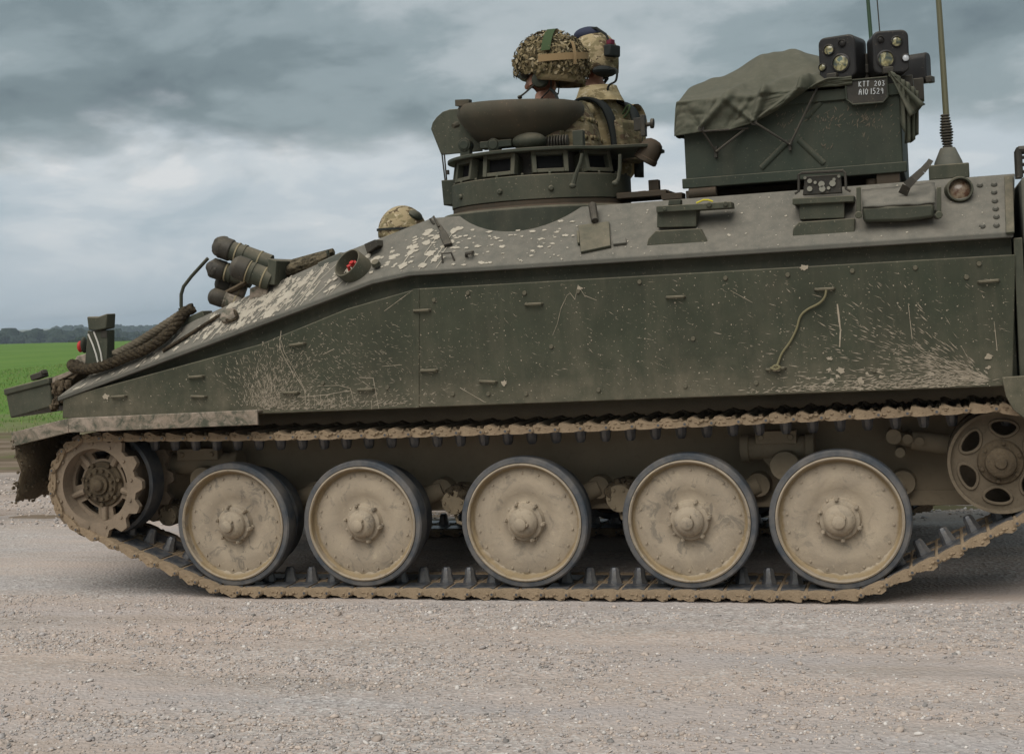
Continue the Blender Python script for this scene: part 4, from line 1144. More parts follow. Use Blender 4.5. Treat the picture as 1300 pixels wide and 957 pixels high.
# front bin, lid and latch
fb = [at(6, 496, -.02), at(62, 482, -.02), at(67, 516, -.02), at(13, 531, -.02)]
mb = MB(); mb.slab(fb, (0, 2.04, 0)); fbin = fit('front_bin', mb, 'green', .008)
mb = MB(); mb.slab([at(4, 494, -.03), at(61, 479, -.03), at(63, 487, -.03), at(5, 502, -.03)], (0, 2.06, 0)); mb.build('lid', 'green', fbin, .006)
mb = MB(); mb.box(at(50, 477, .0), (.07, .06, .03), Matrix.Rotation(R(-14), 3, 'Y')); mb.box(at(54, 474, .0), (.04, .04, .025), Matrix.Rotation(R(-30), 3, 'Y')); mb.build('latch', 'black', fbin, .004)
mb = MB(); mb.slab([at(62, 480, .06), at(97, 468, .06), at(99, 475, .06), at(84, 492, .06), at(70, 516, .06)], (0, 1.85, 0)); fit('bin_support', mb, 'clod', .006)
mb = MB(); mb.slab([at(66, 480, -.03), at(94, 468, -.03), at(95, 473, -.03), at(66, 487, -.03)], (0, .05, 0)); fit('front_bracket', mb, 'fender', .004)
mb = MB()
for j in range(90):
    px, py = random.uniform(66, 88), 0; py = random.uniform(488 - (px - 66) * .45, 520 - (px - 66) * .9)
    mb.ell(at(px, py, random.uniform(-.03, .07)), (random.uniform(.008, .022), random.uniform(.008, .02), random.uniform(.008, .025)), None, 6, 4, 0, lambda q_: random.uniform(.6, 1.4))
fit('mud_clods', mb, 'clod', 0)['kind'] = 'stuff'

# ------------------------------------------------------------------ stowage box on the roof, aerials
BX0, BX1, BY0, BY1 = at(871, 230, .20).x, at(1147, 212, .20).x, .20, 1.55
BZ0, BZ1 = at(1000, 229, .2).z, at(1087, 112, .2).z
sb = empty('stowage_box', ((BX0 + BX1) / 2, (BY0 + BY1) / 2, 1.80), veh, True); s0 = sb.location.copy()
def sloc(mb): mb.v = [tuple(Vector(p) - s0) for p in mb.v]; return mb
mb = MB(); mb.box(((BX0 + BX1) / 2, (BY0 + BY1) / 2, (BZ0 + BZ1) / 2), (BX1 - BX0, BY1 - BY0, BZ1 - BZ0)); sloc(mb).build('box_body', 'box', sb, .006)
mb = MB(); hb = .045
mb.box(((BX0 + BX1) / 2, BY0 - .012, BZ0 + hb / 2 - .004), (BX1 - BX0 + .03, .02, hb)); sloc(mb).build('bottom_rail', 'box', sb, .004)
mb = MB(); mb.box(((BX0 + BX1) / 2, BY0 - .007, BZ1 - .022), (BX1 - BX0 + .01, .012, .05)); sloc(mb).build('top_rail', 'box', sb, .003)
for (a_, b_) in (((1001, 180), (967, 214)), ((1014, 178), (1046, 208)), ((1042, 130), (1024, 150)), ((1152, 0), (1152, 0))):
    if a_[0] > 1100: continue
    mb = MB(); mb.tube([at(*a_, BY0 + .009), at(*b_, BY0 + .009)], .017, 12); sloc(mb).build('pressed_rib', 'box', sb)
mb = MB()
for px, py in ((909, 190), (909, 196), (1003, 181), (1003, 187)):
    mb.box(at(px, py, BY0 - .012), (.012, .02, .028))
sloc(mb).build('tie_hook', 'black', sb)
mb = MB()
for px in (1108, 1135): mb.cyl(at(px, 227, .24), at(px, 240, .24), .03, None, 14)
mb.box(at(1128, 229, .22), (.10, .06, .07)); mb.box(at(890, 250, .22), (.13, .06, .06)); mb.cyl(at(875, 246, .2), at(910, 243, .2), .028, None, 12)
mb.box(((BX0 + BX1) / 2, .9, 1.82), (BX1 - BX0 - .2, .9, .06))
sloc(mb).build('mounting', 'rusty', sb, .004)
# roof clutter between cupola and box
mb = MB(); mb.box(at(822, 249, .50), (.24, .3, .028)); mb.box(at(831, 238, .50), (.05, .05, .07)); mb.box(at(855, 250, .40), (.10, .10, .03)); mb.cyl(at(810, 246, .4), at(820, 245, .4), .012, None, 8); mb.cyl(at(846, 246, .4), at(850, 243, .4), .012, None, 8); fit('roof_fitting', mb, 'rusty', .003)
mb = MB(); mb.box(at(1120, 243, .22), (.5, .05, .03)); fit('roof_rail', mb, 'black', .003)

def antenna(px, pyb, Y, top, r, mat, spring=True):
    base = at(px, pyb, Y)
    if not spring: base.z = BZ1
    a = empty('antenna', tuple(base), veh, True)
    lean = Vector((-.012, 0, 1)).normalized()
    if spring:
        mb = MB(); mb.box((0, 0, .03), (.17, .15, .065)); mb.build('mount', 'green', a, .005)
        mb = MB(); mb.lathe((0, 0, 0), (0, 0, 1), [(.062, .06), (.060, .075), (.034, .135), (.030, .14)], 28); mb.build('cone', 'grey', a)
        mb = MB()
        for j in range(12):
            rr_ = .030 - .010 * abs(j - 5.0) / 6 ; z = .14 + j * .0125; mb.lathe((-.0015 * j * .3, 0, z), (0, 0, 1), [(rr_ * .8, 0), (rr_, .003), (rr_, .007), (rr_ * .8, .010)], 20)
        mb.build('spring', 'black', a)
        p0 = Vector((0, 0, .28))
    else:
        mb = MB(); mb.cyl((0, 0, -.1), (0, 0, .05), .02, None, 12); mb.build('mount', 'black', a); p0 = Vector((0, 0, .04))
    mb = MB(); pts = [p0 + lean * (top * t / 8) + Vector((-.05 * (t / 8) ** 2, 0, 0)) for t in range(9)]
    mb.tube(pts, [r * (1 - .05 * t) for t in range(9)], 10); mb.build('whip', mat, a); return a
k = NT('olive_rod'); M['rod'] = k.done((.105, .10, .055), .5, .4)
k = NT('green_rod'); M['rodg'] = k.done((.03, .06, .03), .5, .4)
antenna(1205, 228, .32, 1.9, .0135, 'rod')
antenna(1109, 80, 1.25, 1.5, .011, 'rodg', False)
antenna(1120.5, 80, 1.10, 1.5, .0035, 'black', False)

# ------------------------------------------------------------------ mud thrown up on the plates
def poly_blob(c, ux, uy, r, ir=.35, n=9, el=1.0):
    if r > .007: n = 18
    L = []
    for i in range(n):
        a = 2 * math.pi * i / n; rr_ = r * random.uniform(1 - ir, 1 + ir)
        L.append(c + ux * math.cos(a) * rr_ * el + uy * math.sin(a) * rr_)
    return L
class Splat:
    def __init__(s): s.v = []; s.f = []
    def poly(s, L):
        # each piece a hair farther out than the last, so that overlapping pieces never share a plane
        o = len(s.v); e = (len(s.f) % 240) * 1e-5; s.v += [(p[0], p[1] - e, p[2]) for p in L]; s.f.append(tuple(range(o, o + len(L))))
    def build(s, name, mat, parent, label=None):
        me = bpy.data.meshes.new(name); me.from_pydata(s.v, [], s.f); me.materials.append(M[mat])
        o = link(name, me, parent); o['kind'] = 'stuff'; return o
M['spatter'] = mud('spatter_mud', (.37, .315, .24), (.29, .245, .18), (.22, .18, .13), 3.0, bump=.15, darkamt=.3)
X_, Z_ = Vector((1, 0, 0)), Vector((0, 0, 1))
PY = -.1065
sp = Splat()
def pl(px, py, off=0.): return at(px, py, PY - off)
def stroke(pts, w):
    """thin dried run along measured points of the plate"""
    P = [pl(*p) for p in pts]
    for a, b in zip(P[:-1], P[1:]):
        d = (b - a); L = d.length
        if L < 1e-5: continue
        n = Vector((-d.z, 0, d.x)) / L
        m = max(1, int(L / .03)); prev = None
        for i in range(m):
            w0, w1 = w * random.uniform(.5, 1.2), w * random.uniform(.5, 1.2)
            p, q = a.lerp(b, i / m), a.lerp(b, (i + 1.05) / m); sp.poly([p - n * w0, q - n * w1, q + n * w1, p + n * w0])
def streak(px, py, ang, L, w):
    p = pl(px, py); d = Vector((math.cos(ang), 0, math.sin(ang))); n = Vector((-d.z, 0, d.x))
    q = p + d * L; m = p.lerp(q, .4)
    sp.poly([p, m - n * w, q, m + n * w])
def inplate(px, py):
    if px > 1284 or px < 82: return False
    if px < 326: bot = 517
    else: bot = 524 - (px - 329) * .0355
    top = 366.5 - (px - 529) * .0572 if px > 529 else (367 + (527 - px) * .32 if px > 330 else 437 + (330 - px) * .285)
    return top + 3 < py < bot - 1
def pstreak(px, py, ang, L, w):
    if inplate(px, py) and inplate(px + math.cos(ang) * L * 265, py - math.sin(ang) * L * 265): streak(px, py, ang, L, w)
random.seed(21)
# fan at the rear lower corner
for i in range(700):
    a = math.pi - abs(random.gauss(.28, .28)); r = abs(random.gauss(0, 85)) + 4
    px, py = 1262 + r * math.cos(a) * 1.25, 484 - r * math.sin(a)
    pstreak(px, py, a + random.gauss(0, .12), random.uniform(.008, .05), random.uniform(.0007, .0022))
for i in range(420):
    px = random.triangular(930, 1262, 1200); py = 0
    bot = 524 - (px - 329) * .0355; py = bot - 2 - abs(random.gauss(0, 7))
    pstreak(px, py, random.uniform(-.3, .5), random.uniform(.006, .04), random.uniform(.001, .003))
# fan at the front, over the fender's end
for i in range(1000):
    a = random.gauss(1.35, .5); r = abs(random.gauss(0, 45)) + 2
    px, py = random.gauss(335, 14) + r * math.cos(a), 519 - r * math.sin(a)
    pstreak(px, py, a + random.gauss(0, .2), random.uniform(.006, .03), random.uniform(.0006, .0017))
for i in range(420):
    px = random.triangular(320, 560, 340); bot = 524 - (px - 329) * .0355
    pstreak(px, bot - 2 - abs(random.gauss(0, 9)), random.uniform(-.4, .9), random.uniform(.005, .03), random.uniform(.0008, .0024))
for i in range(650):
    pstreak(random.gauss(420, 70), random.gauss(470, 32), random.uniform(-.9, .2), random.uniform(.004, .03), random.uniform(.0005, .0013))
# specks over the whole length
for i in range(900):
    px, py = random.uniform(90, 1280), random.uniform(340, 520)
    if inplate(px, py): sp.poly(poly_blob(pl(px, py), X_, Z_, random.uniform(.0008, .0035), .4, 5))
for i in range(420):
    pstreak(random.uniform(120, 1280), random.uniform(345, 515), random.choice((random.uniform(-.5, .1), random.uniform(-.9, -.2))), random.uniform(.006, .035), random.uniform(.0005, .0012))
for i in range(18):
    px, py = random.gauss(1120, 70), random.gauss(480, 8)
    if inplate(px, py): sp.poly(poly_blob(pl(px, py), X_, Z_, random.uniform(.003, .008), .5, 9, random.uniform(1, 2.2)))
# long dried runs one can follow
stroke([(357, 420), (355, 440), (360, 452), (372, 473), (387, 495), (389, 520)], .0016)
stroke([(357, 432), (361, 447), (374, 470), (386, 492)], .0012)
stroke([(404, 490), (430, 489), (445, 493), (450, 512)], .0014); stroke([(380, 504), (415, 501), (440, 496)], .0016)
stroke([(456, 479), (474, 480), (477, 497), (481, 518)], .0018); stroke([(460, 484), (470, 491)], .0014); stroke([(472, 508), (472, 519)], .0012)
stroke([(584, 492), (615, 510)], .0014); stroke([(410, 450), (424, 443)], .0016); stroke([(485, 465), (510, 463)], .0013)
for x in (392, 399, 407, 416, 424, 433, 441): stroke([(x, 502 + random.uniform(-3, 3)), (x + 1, 518)], .001)
stroke([(712, 392), (720, 375), (724, 372), (730, 380), (734, 362), (742, 375), (757, 381)], .0012); stroke([(712, 392), (708, 410), (702, 425)], .001)
stroke([(1063, 386), (1067, 420), (1066, 440)], .0035); stroke([(488, 395), (522, 370)], .0010); stroke([(928, 369), (955, 384)], .001)
stroke([(1153, 385), (1158, 430)], .0013); stroke([(1262, 408), (1266, 445)], .0012)
for px, py, r in ((1021, 340, .012), (736, 366, .009), (1255, 452, .012), (1068, 470, .013), (1053, 455, .008), (135, 503, .014), (640, 486, .012), (985, 468, .013), (1092, 483, .012)):
    sp.poly(poly_blob(pl(px, py), X_, Z_, r, .4, 10, 1.3))
mudparts = sp.build('mud_spatter', 'spatter', veh)

# the big pale splashes with their runs on the front slope
sp = Splat()
def sl_uv(x, t, o=.0025): return slope(x, t, o)
def sblob(x, t, r, ir=.35, el=1.0):
    c = sl_uv(x, t); u = (sl_uv(x + .01, t) - sl_uv(x - .01, t)).normalized(); w = (sl_uv(x, t + .02) - sl_uv(x, t - .02)).normalized()
    sp.poly(poly_blob(c, u, w, r, ir, 11, el))
def srun(x, t, t1, w, lean=.03):
    n = 8
    for i in range(n):
        a, b = t + (t1 - t) * i / n, t + (t1 - t) * (i + 1.05) / n
        xa, xb = x - lean * (i / n) * abs(t1 - t) * 3, x - lean * ((i + 1) / n) * abs(t1 - t) * 3
        sp.poly([sl_uv(xa - w, a), sl_uv(xa + w, a), sl_uv(xb + w, b), sl_uv(xb - w, b)])
random.seed(5)
for i in range(64):
    x = random.triangular(-2.15, -1.12, -1.62); t = random.uniform(.1, .95); r = random.uniform(.004, .024)
    sblob(x, t, r)
    for j in range(11): sblob(min(x + random.gauss(0, r * 1.3), 1.7), min(max(t + random.gauss(0, r * 4), .02), .98), r * random.uniform(.12, .4))
    if random.random() < .5: srun(x, t, max(t - random.uniform(.2, .7), .02), random.uniform(.002, .0045))
for i in range(230):
    x = random.gauss(-1.68, .14); t = random.uniform(.05, .85); sblob(x, t, random.uniform(.003, .013), .5)
for i in range(55):
    x = random.uniform(-1.25, -.62); t = random.uniform(.06, .75); r = random.uniform(.006, .020); sblob(x, t, r, .3, 1.3)
    if random.random() < .22: srun(x, t, max(t - .3, .02), .002)
for i in range(120):
    x = random.uniform(-.95, -.05); t = random.uniform(.03, .75); sblob(x, t, random.uniform(.002, .008), .4, random.uniform(1, 2.2))
for i in range(110):
    x = random.uniform(-.3, 1.8); t = random.uniform(.03, .95); sblob(x, t, random.uniform(.0015, .005), .4)
for i in range(90):
    x = random.uniform(-2.68, -2.1); t = random.uniform(.03, .95); sblob(x, t, random.uniform(.003, .012), .4)
    if random.random() < .3: srun(x, t, max(t - .5, .02), .003)
for px in (357, 369, 381, 395, 417, 443, 467): srun(slope_px(px, 360).x, .8, .05, .0032, .09)
sp.build('mud_splash', 'splash', veh)

# ------------------------------------------------------------------ rope, cable, roll, cord
def catmull(P, n=10):
    P = [Vector(p) for p in P]; Q = [P[0] * 2 - P[1]] + P + [P[-1] * 2 - P[-2]]; out = []
    for i in range(1, len(Q) - 2):
        a, b, c, d = Q[i - 1:i + 3]
        for j in range(n):
            t = j / n
            out.append(.5 * ((2 * b) + (c - a) * t + (2 * a - 5 * b + 4 * c - d) * t * t + (3 * b - a - 3 * c + d) * t ** 3))
    out.append(P[-1]); return out
def rope(name, P, R_, strands, twist, mat, parent=None, sr=None):
    C = catmull(P, 14); mb = MB()
    acc = 0; ang = [0]
    for i in range(1, len(C)): acc += (C[i] - C[i - 1]).length; ang.append(acc * twist)
    for s in range(strands):
        pts = []
        for i, p in enumerate(C):
            t = (C[min(i + 1, len(C) - 1)] - C[max(i - 1, 0)]).normalized()
            u = (Vector((0, 1, 0)) - t * t.y).normalized(); w = t.cross(u); a = ang[i] + s * 2 * math.pi / strands
            pts.append(p + (u * math.cos(a) + w * math.sin(a)) * R_ * .55)
        mb.tube(pts, sr or R_ * .56, 7)
    return mb.build(name, mat, parent, 0, 60)
k = NT('tow_rope'); v = k.noise(70, 4, .65)
M['rope'] = k.done(k.mix(k.ramp(v, [(.35, 0.), (.65, 1.)]), (.018, .014, .010), (.075, .058, .037)), .95, .1, normal=k.bump(k.noise(1, 3, vec=k.mapping((160, 160, 160))), .9, .006))
def sp3(px, py, off): return slope_px(px, py, off)
o = rope('tow_rope', [sp3(112, 473, .03), sp3(101, 470, .05), sp3(104, 476, .06), sp3(122, 475, .045), sp3(140, 470, .04), sp3(165, 460, .04), sp3(190, 450, .04), sp3(212, 436, .04), sp3(228, 420, .04), sp3(240, 404, .04), sp3(250, 396, .03)], .026, 4, 52, 'rope')
tag(o, 'thick dark braided tow rope lying up the sloping front edge of the vehicle', 'rope')
o = rope('tow_rope', [sp3(150, 455, .03), sp3(175, 440, .02), sp3(205, 421, .02), sp3(232, 403, .02)], .022, 5, 60, 'rope')
tag(o, 'thinner brown rope lying just behind the thick dark tow rope', 'rope')
M['rope2'] = mud('crusted_rope', (.17, .14, .10), (.09, .075, .05), (.035, .028, .02), 6, bump=.8); o.data.materials[0] = M['rope2']
mb = MB(); mb.tube(catmull([sp3(208, 447, .01), sp3(240, 428, .012), sp3(268, 411, .015), sp3(283, 404, .02), sp3(294, 411, .02), sp3(303, 405, .015), sp3(300, 398, .02)]), .0085, 8)
tag(mb.build('steel_cable', 'rope'), 'thin brown cable looped round a boss on the splashed slope', 'cable')
mb = MB()
for j in range(8):
    o_ = Vector((0, random.uniform(-.04, .07), random.uniform(-.03, .035)))
    a, b = at(350 + j * 1.5, 356 - j * .6, .16) + o_, at(424 - j, 328, .16) + o_
    mb.tube([a, a.lerp(b, .3) + Vector((0, 0, .012)), a.lerp(b, .7), b], [.018, .026, .026, .016], 7)
k = NT('net_roll'); M['net'] = k.done(k.mix(k.ramp(k.noise(40, 5, .7), [(.38, 0.), (.62, 1.)]), (.03, .026, .017), (.16, .13, .085)), .95, .1, normal=k.bump(k.noise(90, 4), 1., .01))
tag(mb.build('net_roll', 'net'), 'rolled brown camouflage netting lying on the slope behind the smoke launchers', 'netting')
mb = pprism([(402, 334), (432, 320), (440, 328), (428, 338), (424, 345), (416, 348), (408, 344)], .06, .20); mb.v = [v_ for v_ in mb.v]
fit('hatch_stop', mb, 'grey', .006)
mb = MB(); mb.tube([at(414, 322, .13), at(416, 318, .13), at(417, 332, .13)], .008, 6); fit('net_peg', mb, 'dark', 0)
mb = MB(); mb.tube(catmull([at(1049, 368, -.125), at(1047, 377, -.125), at(1040, 385, -.12), at(1025, 393, -.115), at(1016, 402, -.115), at(1011, 418, -.115), at(1003, 434, -.115), at(993, 448, -.115), at(988, 460, -.118), at(985, 467, -.13)]), .0048, 8)
mb.tube(catmull([at(978, 467, -.13), at(985, 469, -.137), at(990, 466, -.13), at(984, 464, -.13), at(979, 468, -.132)]), .005, 6)
k = NT('olive_cord'); M['ocord'] = k.done((.16, .14, .075), .8); tag(mb.build('cord', 'ocord'), 'olive cord hanging slack between two cleats on the side plate', 'cord')

# ------------------------------------------------------------------ tarpaulin over the box
k = NT('tarpaulin'); v1 = k.noise(5, 7, .65); v2 = k.noise(40, 4, .6)
tcol = k.mix(k.ramp(v1, [(.35, 0.), (.68, 1.)]), (.047, .052, .036), (.085, .083, .060)); tcol = k.mix(k.math('MULTIPLY', k.ramp(v2, [(.5, 0.), (.75, 1.)]), .35), tcol, (.13, .115, .085))
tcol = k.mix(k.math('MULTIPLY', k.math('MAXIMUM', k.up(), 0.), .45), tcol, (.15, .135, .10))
M['tarp'] = k.done(tcol, .88, .2, normal=k.bump(k.noise(260, 2), .25, .001, k.bump(k.noise(9, 5, .6), .25, .02)))
def interp(x, T):
    if x <= T[0][0]: return T[0][1]
    for (a, b), (c, d) in zip(T[:-1], T[1:]):
        if x <= c:
            t = (x - a) / (c - a); return b + (d - b) * t
    return T[-1][1]
TY = BY0 - .048
hemT = [(at(x, y, TY).x, at(x, y, TY).z) for x, y in ((858, 173), (890, 168), (925, 166), (957, 156), (985, 141), (1010, 124), (1034, 108), (1050, 100))]
ridT = [(at(x, y, .80).x, at(x, y, .80).z) for x, y in ((858, 131), (880, 119), (925, 101), (960, 84), (985, 73), (1005, 70), (1040, 77), (1062, 88), (1090, 96))]
TX0, TX1 = at(858, 150, TY).x, at(1052, 100, TY).x + .10
NX, NSV = 110, 72
edgeZ = BZ1 + .012
folds = [((890, 163), (935, 108), .020, .030), ((957, 155), (968, 118), .022, .028), ((957, 155), (1010, 118), -.016, .024), ((957, 155), (1040, 96), .020, .022), ((890, 163), (868, 138), -.012, .03), ((975, 150), (1035, 112), -.015, .016), ((968, 118), (1015, 88), .02, .04), ((925, 160), (960, 112), -.010, .05), ((957, 155), (925, 128), .014, .02), ((890, 163), (905, 128), .014, .02), ((965, 150), (1025, 106), .016, .014), ((980, 142), (1045, 98), .016, .014), ((1000, 128), (1040, 88), .014, .02), ((935, 150), (950, 124), .010, .02)]
fo = [(at(*a, TY), at(*b, TY), am, w) for a, b, am, w in folds]
vs = []
for i in range(NX + 1):
    u = max(i - 1, 0) / (NX - 1); x = TX0 + (TX1 - TX0) * u
    hem = interp(x, hemT); rid = interp(x, ridT); end = (i == 0)
    for j in range(NSV + 1):
        s = j / NSV
        if s < .38:
            t = s / .38; z = hem + (edgeZ - hem) * t; y = TY + .012 * math.sin(t * 3.14) * 0 + .015 * t
        elif s < .82:
            t = (s - .38) / .44; y = TY + .015 + t * (1.42 - TY); z = edgeZ + (rid - edgeZ) * math.sin(math.pi * min(t * 1.06, 1)) ** 1.25
            if t > .94: z = max(z, edgeZ)
        else:
            t = (s - .82) / .18; y = 1.60; z = edgeZ - t * .22
        if end: z = min(z, hem + .004 * math.sin(j)) - .0
        q = Vector((x, y, z)); disp = 0
        for a, b, am, w in fo:
            ab = (b - a); ab2 = Vector((ab.x, 0, ab.z)); ap = Vector((q.x - a.x, 0, q.z - a.z)); tt = max(0, min(1, ap.dot(ab2) / ab2.dot(ab2)))
            dd = (ap - ab2 * tt).length; 
            if s < .55: disp += am * math.exp(-(dd / (w * (.28 + .5 * tt))) ** 2) * (1 if s < .42 else max(0, 1 - (s - .42) / .13))
        nz = .012 * noise.noise((x * 5, s * 6, 1)) + .007 * noise.noise((x * 14, s * 12, 4)) + .016 * (1 - abs(noise.noise((x * 4.5 + s * 5, s * 9 - x * 3, 7))) * 2.2) * (.3 + .7 * min(1, u * 2)) * (.35 if s < .4 else 1)
        q.y -= max(disp * 1.7, -.012) + abs(nz) if s < .40 else 0
        if .38 <= s: q.z += disp * 1.3 + nz * 1.3
        if end: q.x -= .012
        vs.append(q)
W = NSV + 1
mb = MB(); mb.add(vs, [(i * W + j, i * W + j + 1, (i + 1) * W + j + 1, (i + 1) * W + j) for i in range(NX) for j in range(NSV)])
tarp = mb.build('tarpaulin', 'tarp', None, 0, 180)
m_ = tarp.modifiers.new('t', 'SOLIDIFY'); m_.thickness = .006; m_.offset = 0
m_ = tarp.modifiers.new('s', 'SUBSURF'); m_.levels = 1; m_.render_levels = 1
tag(tarp, 'olive canvas tarpaulin lashed over the left part of the roof stowage box', 'tarpaulin')
for px, py in ((890, 163), (957, 155)):
    mb = MB(); mb.lathe(at(px, py, TY - .028), (0, 1, 0), [(.006, 0), (.014, 0), (.014, .006), (.006, .006)], 16, closed=True); mb.build('grommet', 'black', tarp)
mb = MB()
for a, b in (((890, 163), (909, 193)), ((909, 193), (945, 165)), ((957, 155), (1003, 184)), ((1003, 184), (1041, 104)), ((893, 167), (950, 163))):
    mb.tube([at(*a, TY - .03), at(*b, BY0 - .028)], .0052, 6)
mb.build('lashing_cord', 'black', tarp)
# loose folds of cloth at the right end
mb = MB(); vs = []; NU, NV = 30, 12
top = catmull([at(1124, 92, .30), at(1130, 92, .19), at(1139, 96, .165), at(1147, 102, .17), at(1156, 108, .20), at(1165, 116, .24)], 8)
bot = catmull([at(1126, 97, .24), at(1131, 98, .175), at(1140, 106, .165), at(1148, 176, .18), at(1157, 180, .21), at(1164, 172, .26)], 8)
for i, (p, p2) in enumerate(zip(top, bot)):
    u = i / (len(top) - 1)
    for j in range(NV + 1):
        v = j / NV; pl_ = math.sin(u * 46) * smooth(.3, .6, u) * (.3 + .7 * v)
        q = p.lerp(p2, v) + Vector((.006 * pl_, -.026 * pl_, .008 * noise.noise((u * 8, v * 3, 2)))); vs.append(q)
W = NV + 1
mb.add(vs, [(i * W + j, i * W + j + 1, (i + 1) * W + j + 1, (i + 1) * W + j) for i in range(len(top) - 1) for j in range(NV)])
vs = []
tipA, tipB, tipC = at(1128, 91, .15), at(1175, 133, .22), at(1155, 150, .16)
for i in range(13):
    u = i / 12
    for j in range(9):
        v = j / 8
        p = tipA.lerp(tipB, u).lerp(tipA.lerp(tipC, u), v); p.y -= .03 * math.sin(v * 9) * u + .01; vs.append(p)
mb.add(vs, [(i * 9 + j, i * 9 + j + 1, (i + 1) * 9 + j + 1, (i + 1) * 9 + j) for i in range(12) for j in range(8)])
o = mb.build('loose_cloth', 'tarp', None, 0, 180); m_ = o.modifiers.new('t', 'SOLIDIFY'); m_.thickness = .005
tag(o, 'crumpled brown cloth hanging over the rear corner of the stowage box', 'cloth')

# rubbed patches on the box side
sp = Splat(); random.seed(9)
def bx(px, py): return at(px, py, BY0 - .0022)
for cx_, cy_, wx, wy, n_ in ((1050, 155, 10, 6, 30), (1097, 153, 9, 7, 26), (995, 155, 14, 9, 22), (1072, 150, 40, 10, 40), (1046, 185, 5, 8, 10), (1110, 160, 25, 10, 30)):
    for i in range(n_):
        px, py = random.gauss(cx_, wx), random.gauss(cy_, wy)
        if 985 < px < 1140 and 125 < py < 200:
            a = random.choice((random.gauss(.9, .3), random.gauss(1.7, .3))); d = Vector((math.cos(a), 0, math.sin(a))); n = Vector((-d.z, 0, d.x)); p = bx(px, py); L = random.uniform(.006, .03); w = random.uniform(.0008, .003)
            sp.poly([p, p + d * L * .5 - n * w, p + d * L, p + d * L * .5 + n * w])
k = NT('rubbed_paint'); M['rub'] = k.done((.115, .095, .068), .85, .2)
sp.v = [tuple(Vector(p) - s0) for p in sp.v]; sp.build('rubbed_marks', 'rub', sb)

# ------------------------------------------------------------------ lamp boxes on the stowage box
k = NT('lens_glass'); v = k.voro(55)
M['glass'] = k.done(k.ramp(k.noise(34, 2, .5, .6), [(.36, (.05, .06, .045)), (.48, (.20, .18, .09)), (.56, (.42, .37, .20)), (.64, (.10, .13, .11))]), .08, .8)
k = NT('pale_lens'); M['glass2'] = k.done((.5, .52, .54), .15, .8)
M['casing'] = paint('black_casing', (.012, .013, .0155), .10, .25, .15, .05, .42)
def lampbox(px0, py0, px1, py1, Y, yaw, lenses, label):
    a, b = at(px0, py0, Y), at(px1, py1, Y); w, h = abs(b.x - a.x), abs(a.z - b.z); c = (a + b) / 2
    root = empty('lamp_box', (c.x, c.y + .07, c.z - h / 2), None, True); root.rotation_euler = (0, R(0), R(yaw))
    tag(root, label, 'lamp', 'lamp boxes on the stowage box')
    mb = MB(); r = .03; D = .16
    for zz_, ss in ((0, 1),):
        P = []
        for sx_, sz_, a0 in ((1, 1, 0), (-1, 1, 90), (-1, -1, 180), (1, -1, 270)):
            for q in range(5):
                t = R(a0 + q * 22.5); P.append((sx_ * (w / 2 - r) + r * math.cos(t), sz_ * (h / 2 - r) + r * math.sin(t) + h / 2))
        mb.slab([(x, -D / 2, z) for x, z in P], (0, D, 0))
    body = mb.build('housing', 'casing', root, .008)
    for lx, lz, lr, kind in lenses:
        x, z = (lx - .5) * w, (1 - lz) * h; rr_ = lr * w
        mb = MB(); mb.lathe((x, -D / 2, z), (0, -1, 0), [(rr_ * 1.22, -.01), (rr_ * 1.22, .006), (rr_ * 1.02, .009), (rr_, .002)], 28, caps=False); mb.build('lens_ring', 'casing', root)
        mb = MB(); mb.lathe((x, -D / 2, z), (0, -1, 0), [(rr_, .002), (rr_ * .7, .0045), (0, .006)], 24, caps=False); mb.build('lens', 'casing' if kind == 2 else ('glass' if kind == 0 else 'glass2'), root)
    mb = MB(); mb.box((-.02, -D / 2 - .012, .012), (.045, .03, .03)); mb.box((0, 0, -.015), (.07, .07, .05)); mb.build('foot', 'black', root, .004)
    return root
lampbox(1043, 48, 1095, 98, .24, -16, [(.30, .30, .125, 0), (.66, .19, .085, 2), (.10, .68, .09, 0), (.60, .64, .205, 0)], 'left black lamp box with yellowish round lenses on the stowage box')
lampbox(1102, 42, 1151, 92, .22, 12, [(.22, .20, .085, 2), (.66, .27, .135, 0), (.34, .66, .21, 0), (.89, .66, .10, 1)], 'middle black lamp box with a large greenish lens on the stowage box')
lampbox(1146, 68, 1169, 105, .62, 70, [], 'rightmost black lamp box turned side-on behind the loose cloth')
mb = MB(); mb.box((at(1098, 100, .40).x, .40, BZ1 + .025), (.42, .20, .05)); mb.cyl((at(1098, 80, .36).x, .36, BZ1), (at(1098, 60, .36).x, .36, BZ1 + .17), .02, None, 12); mb.box((at(1097, 80, .36).x, .36, BZ1 + .10), (.10, .05, .04)); mb.box((at(1158, 100, .62).x, .62, BZ1 + .02), (.10, .10, .10))
sloc(mb).build('lamp_stand', 'black', sb, .004)
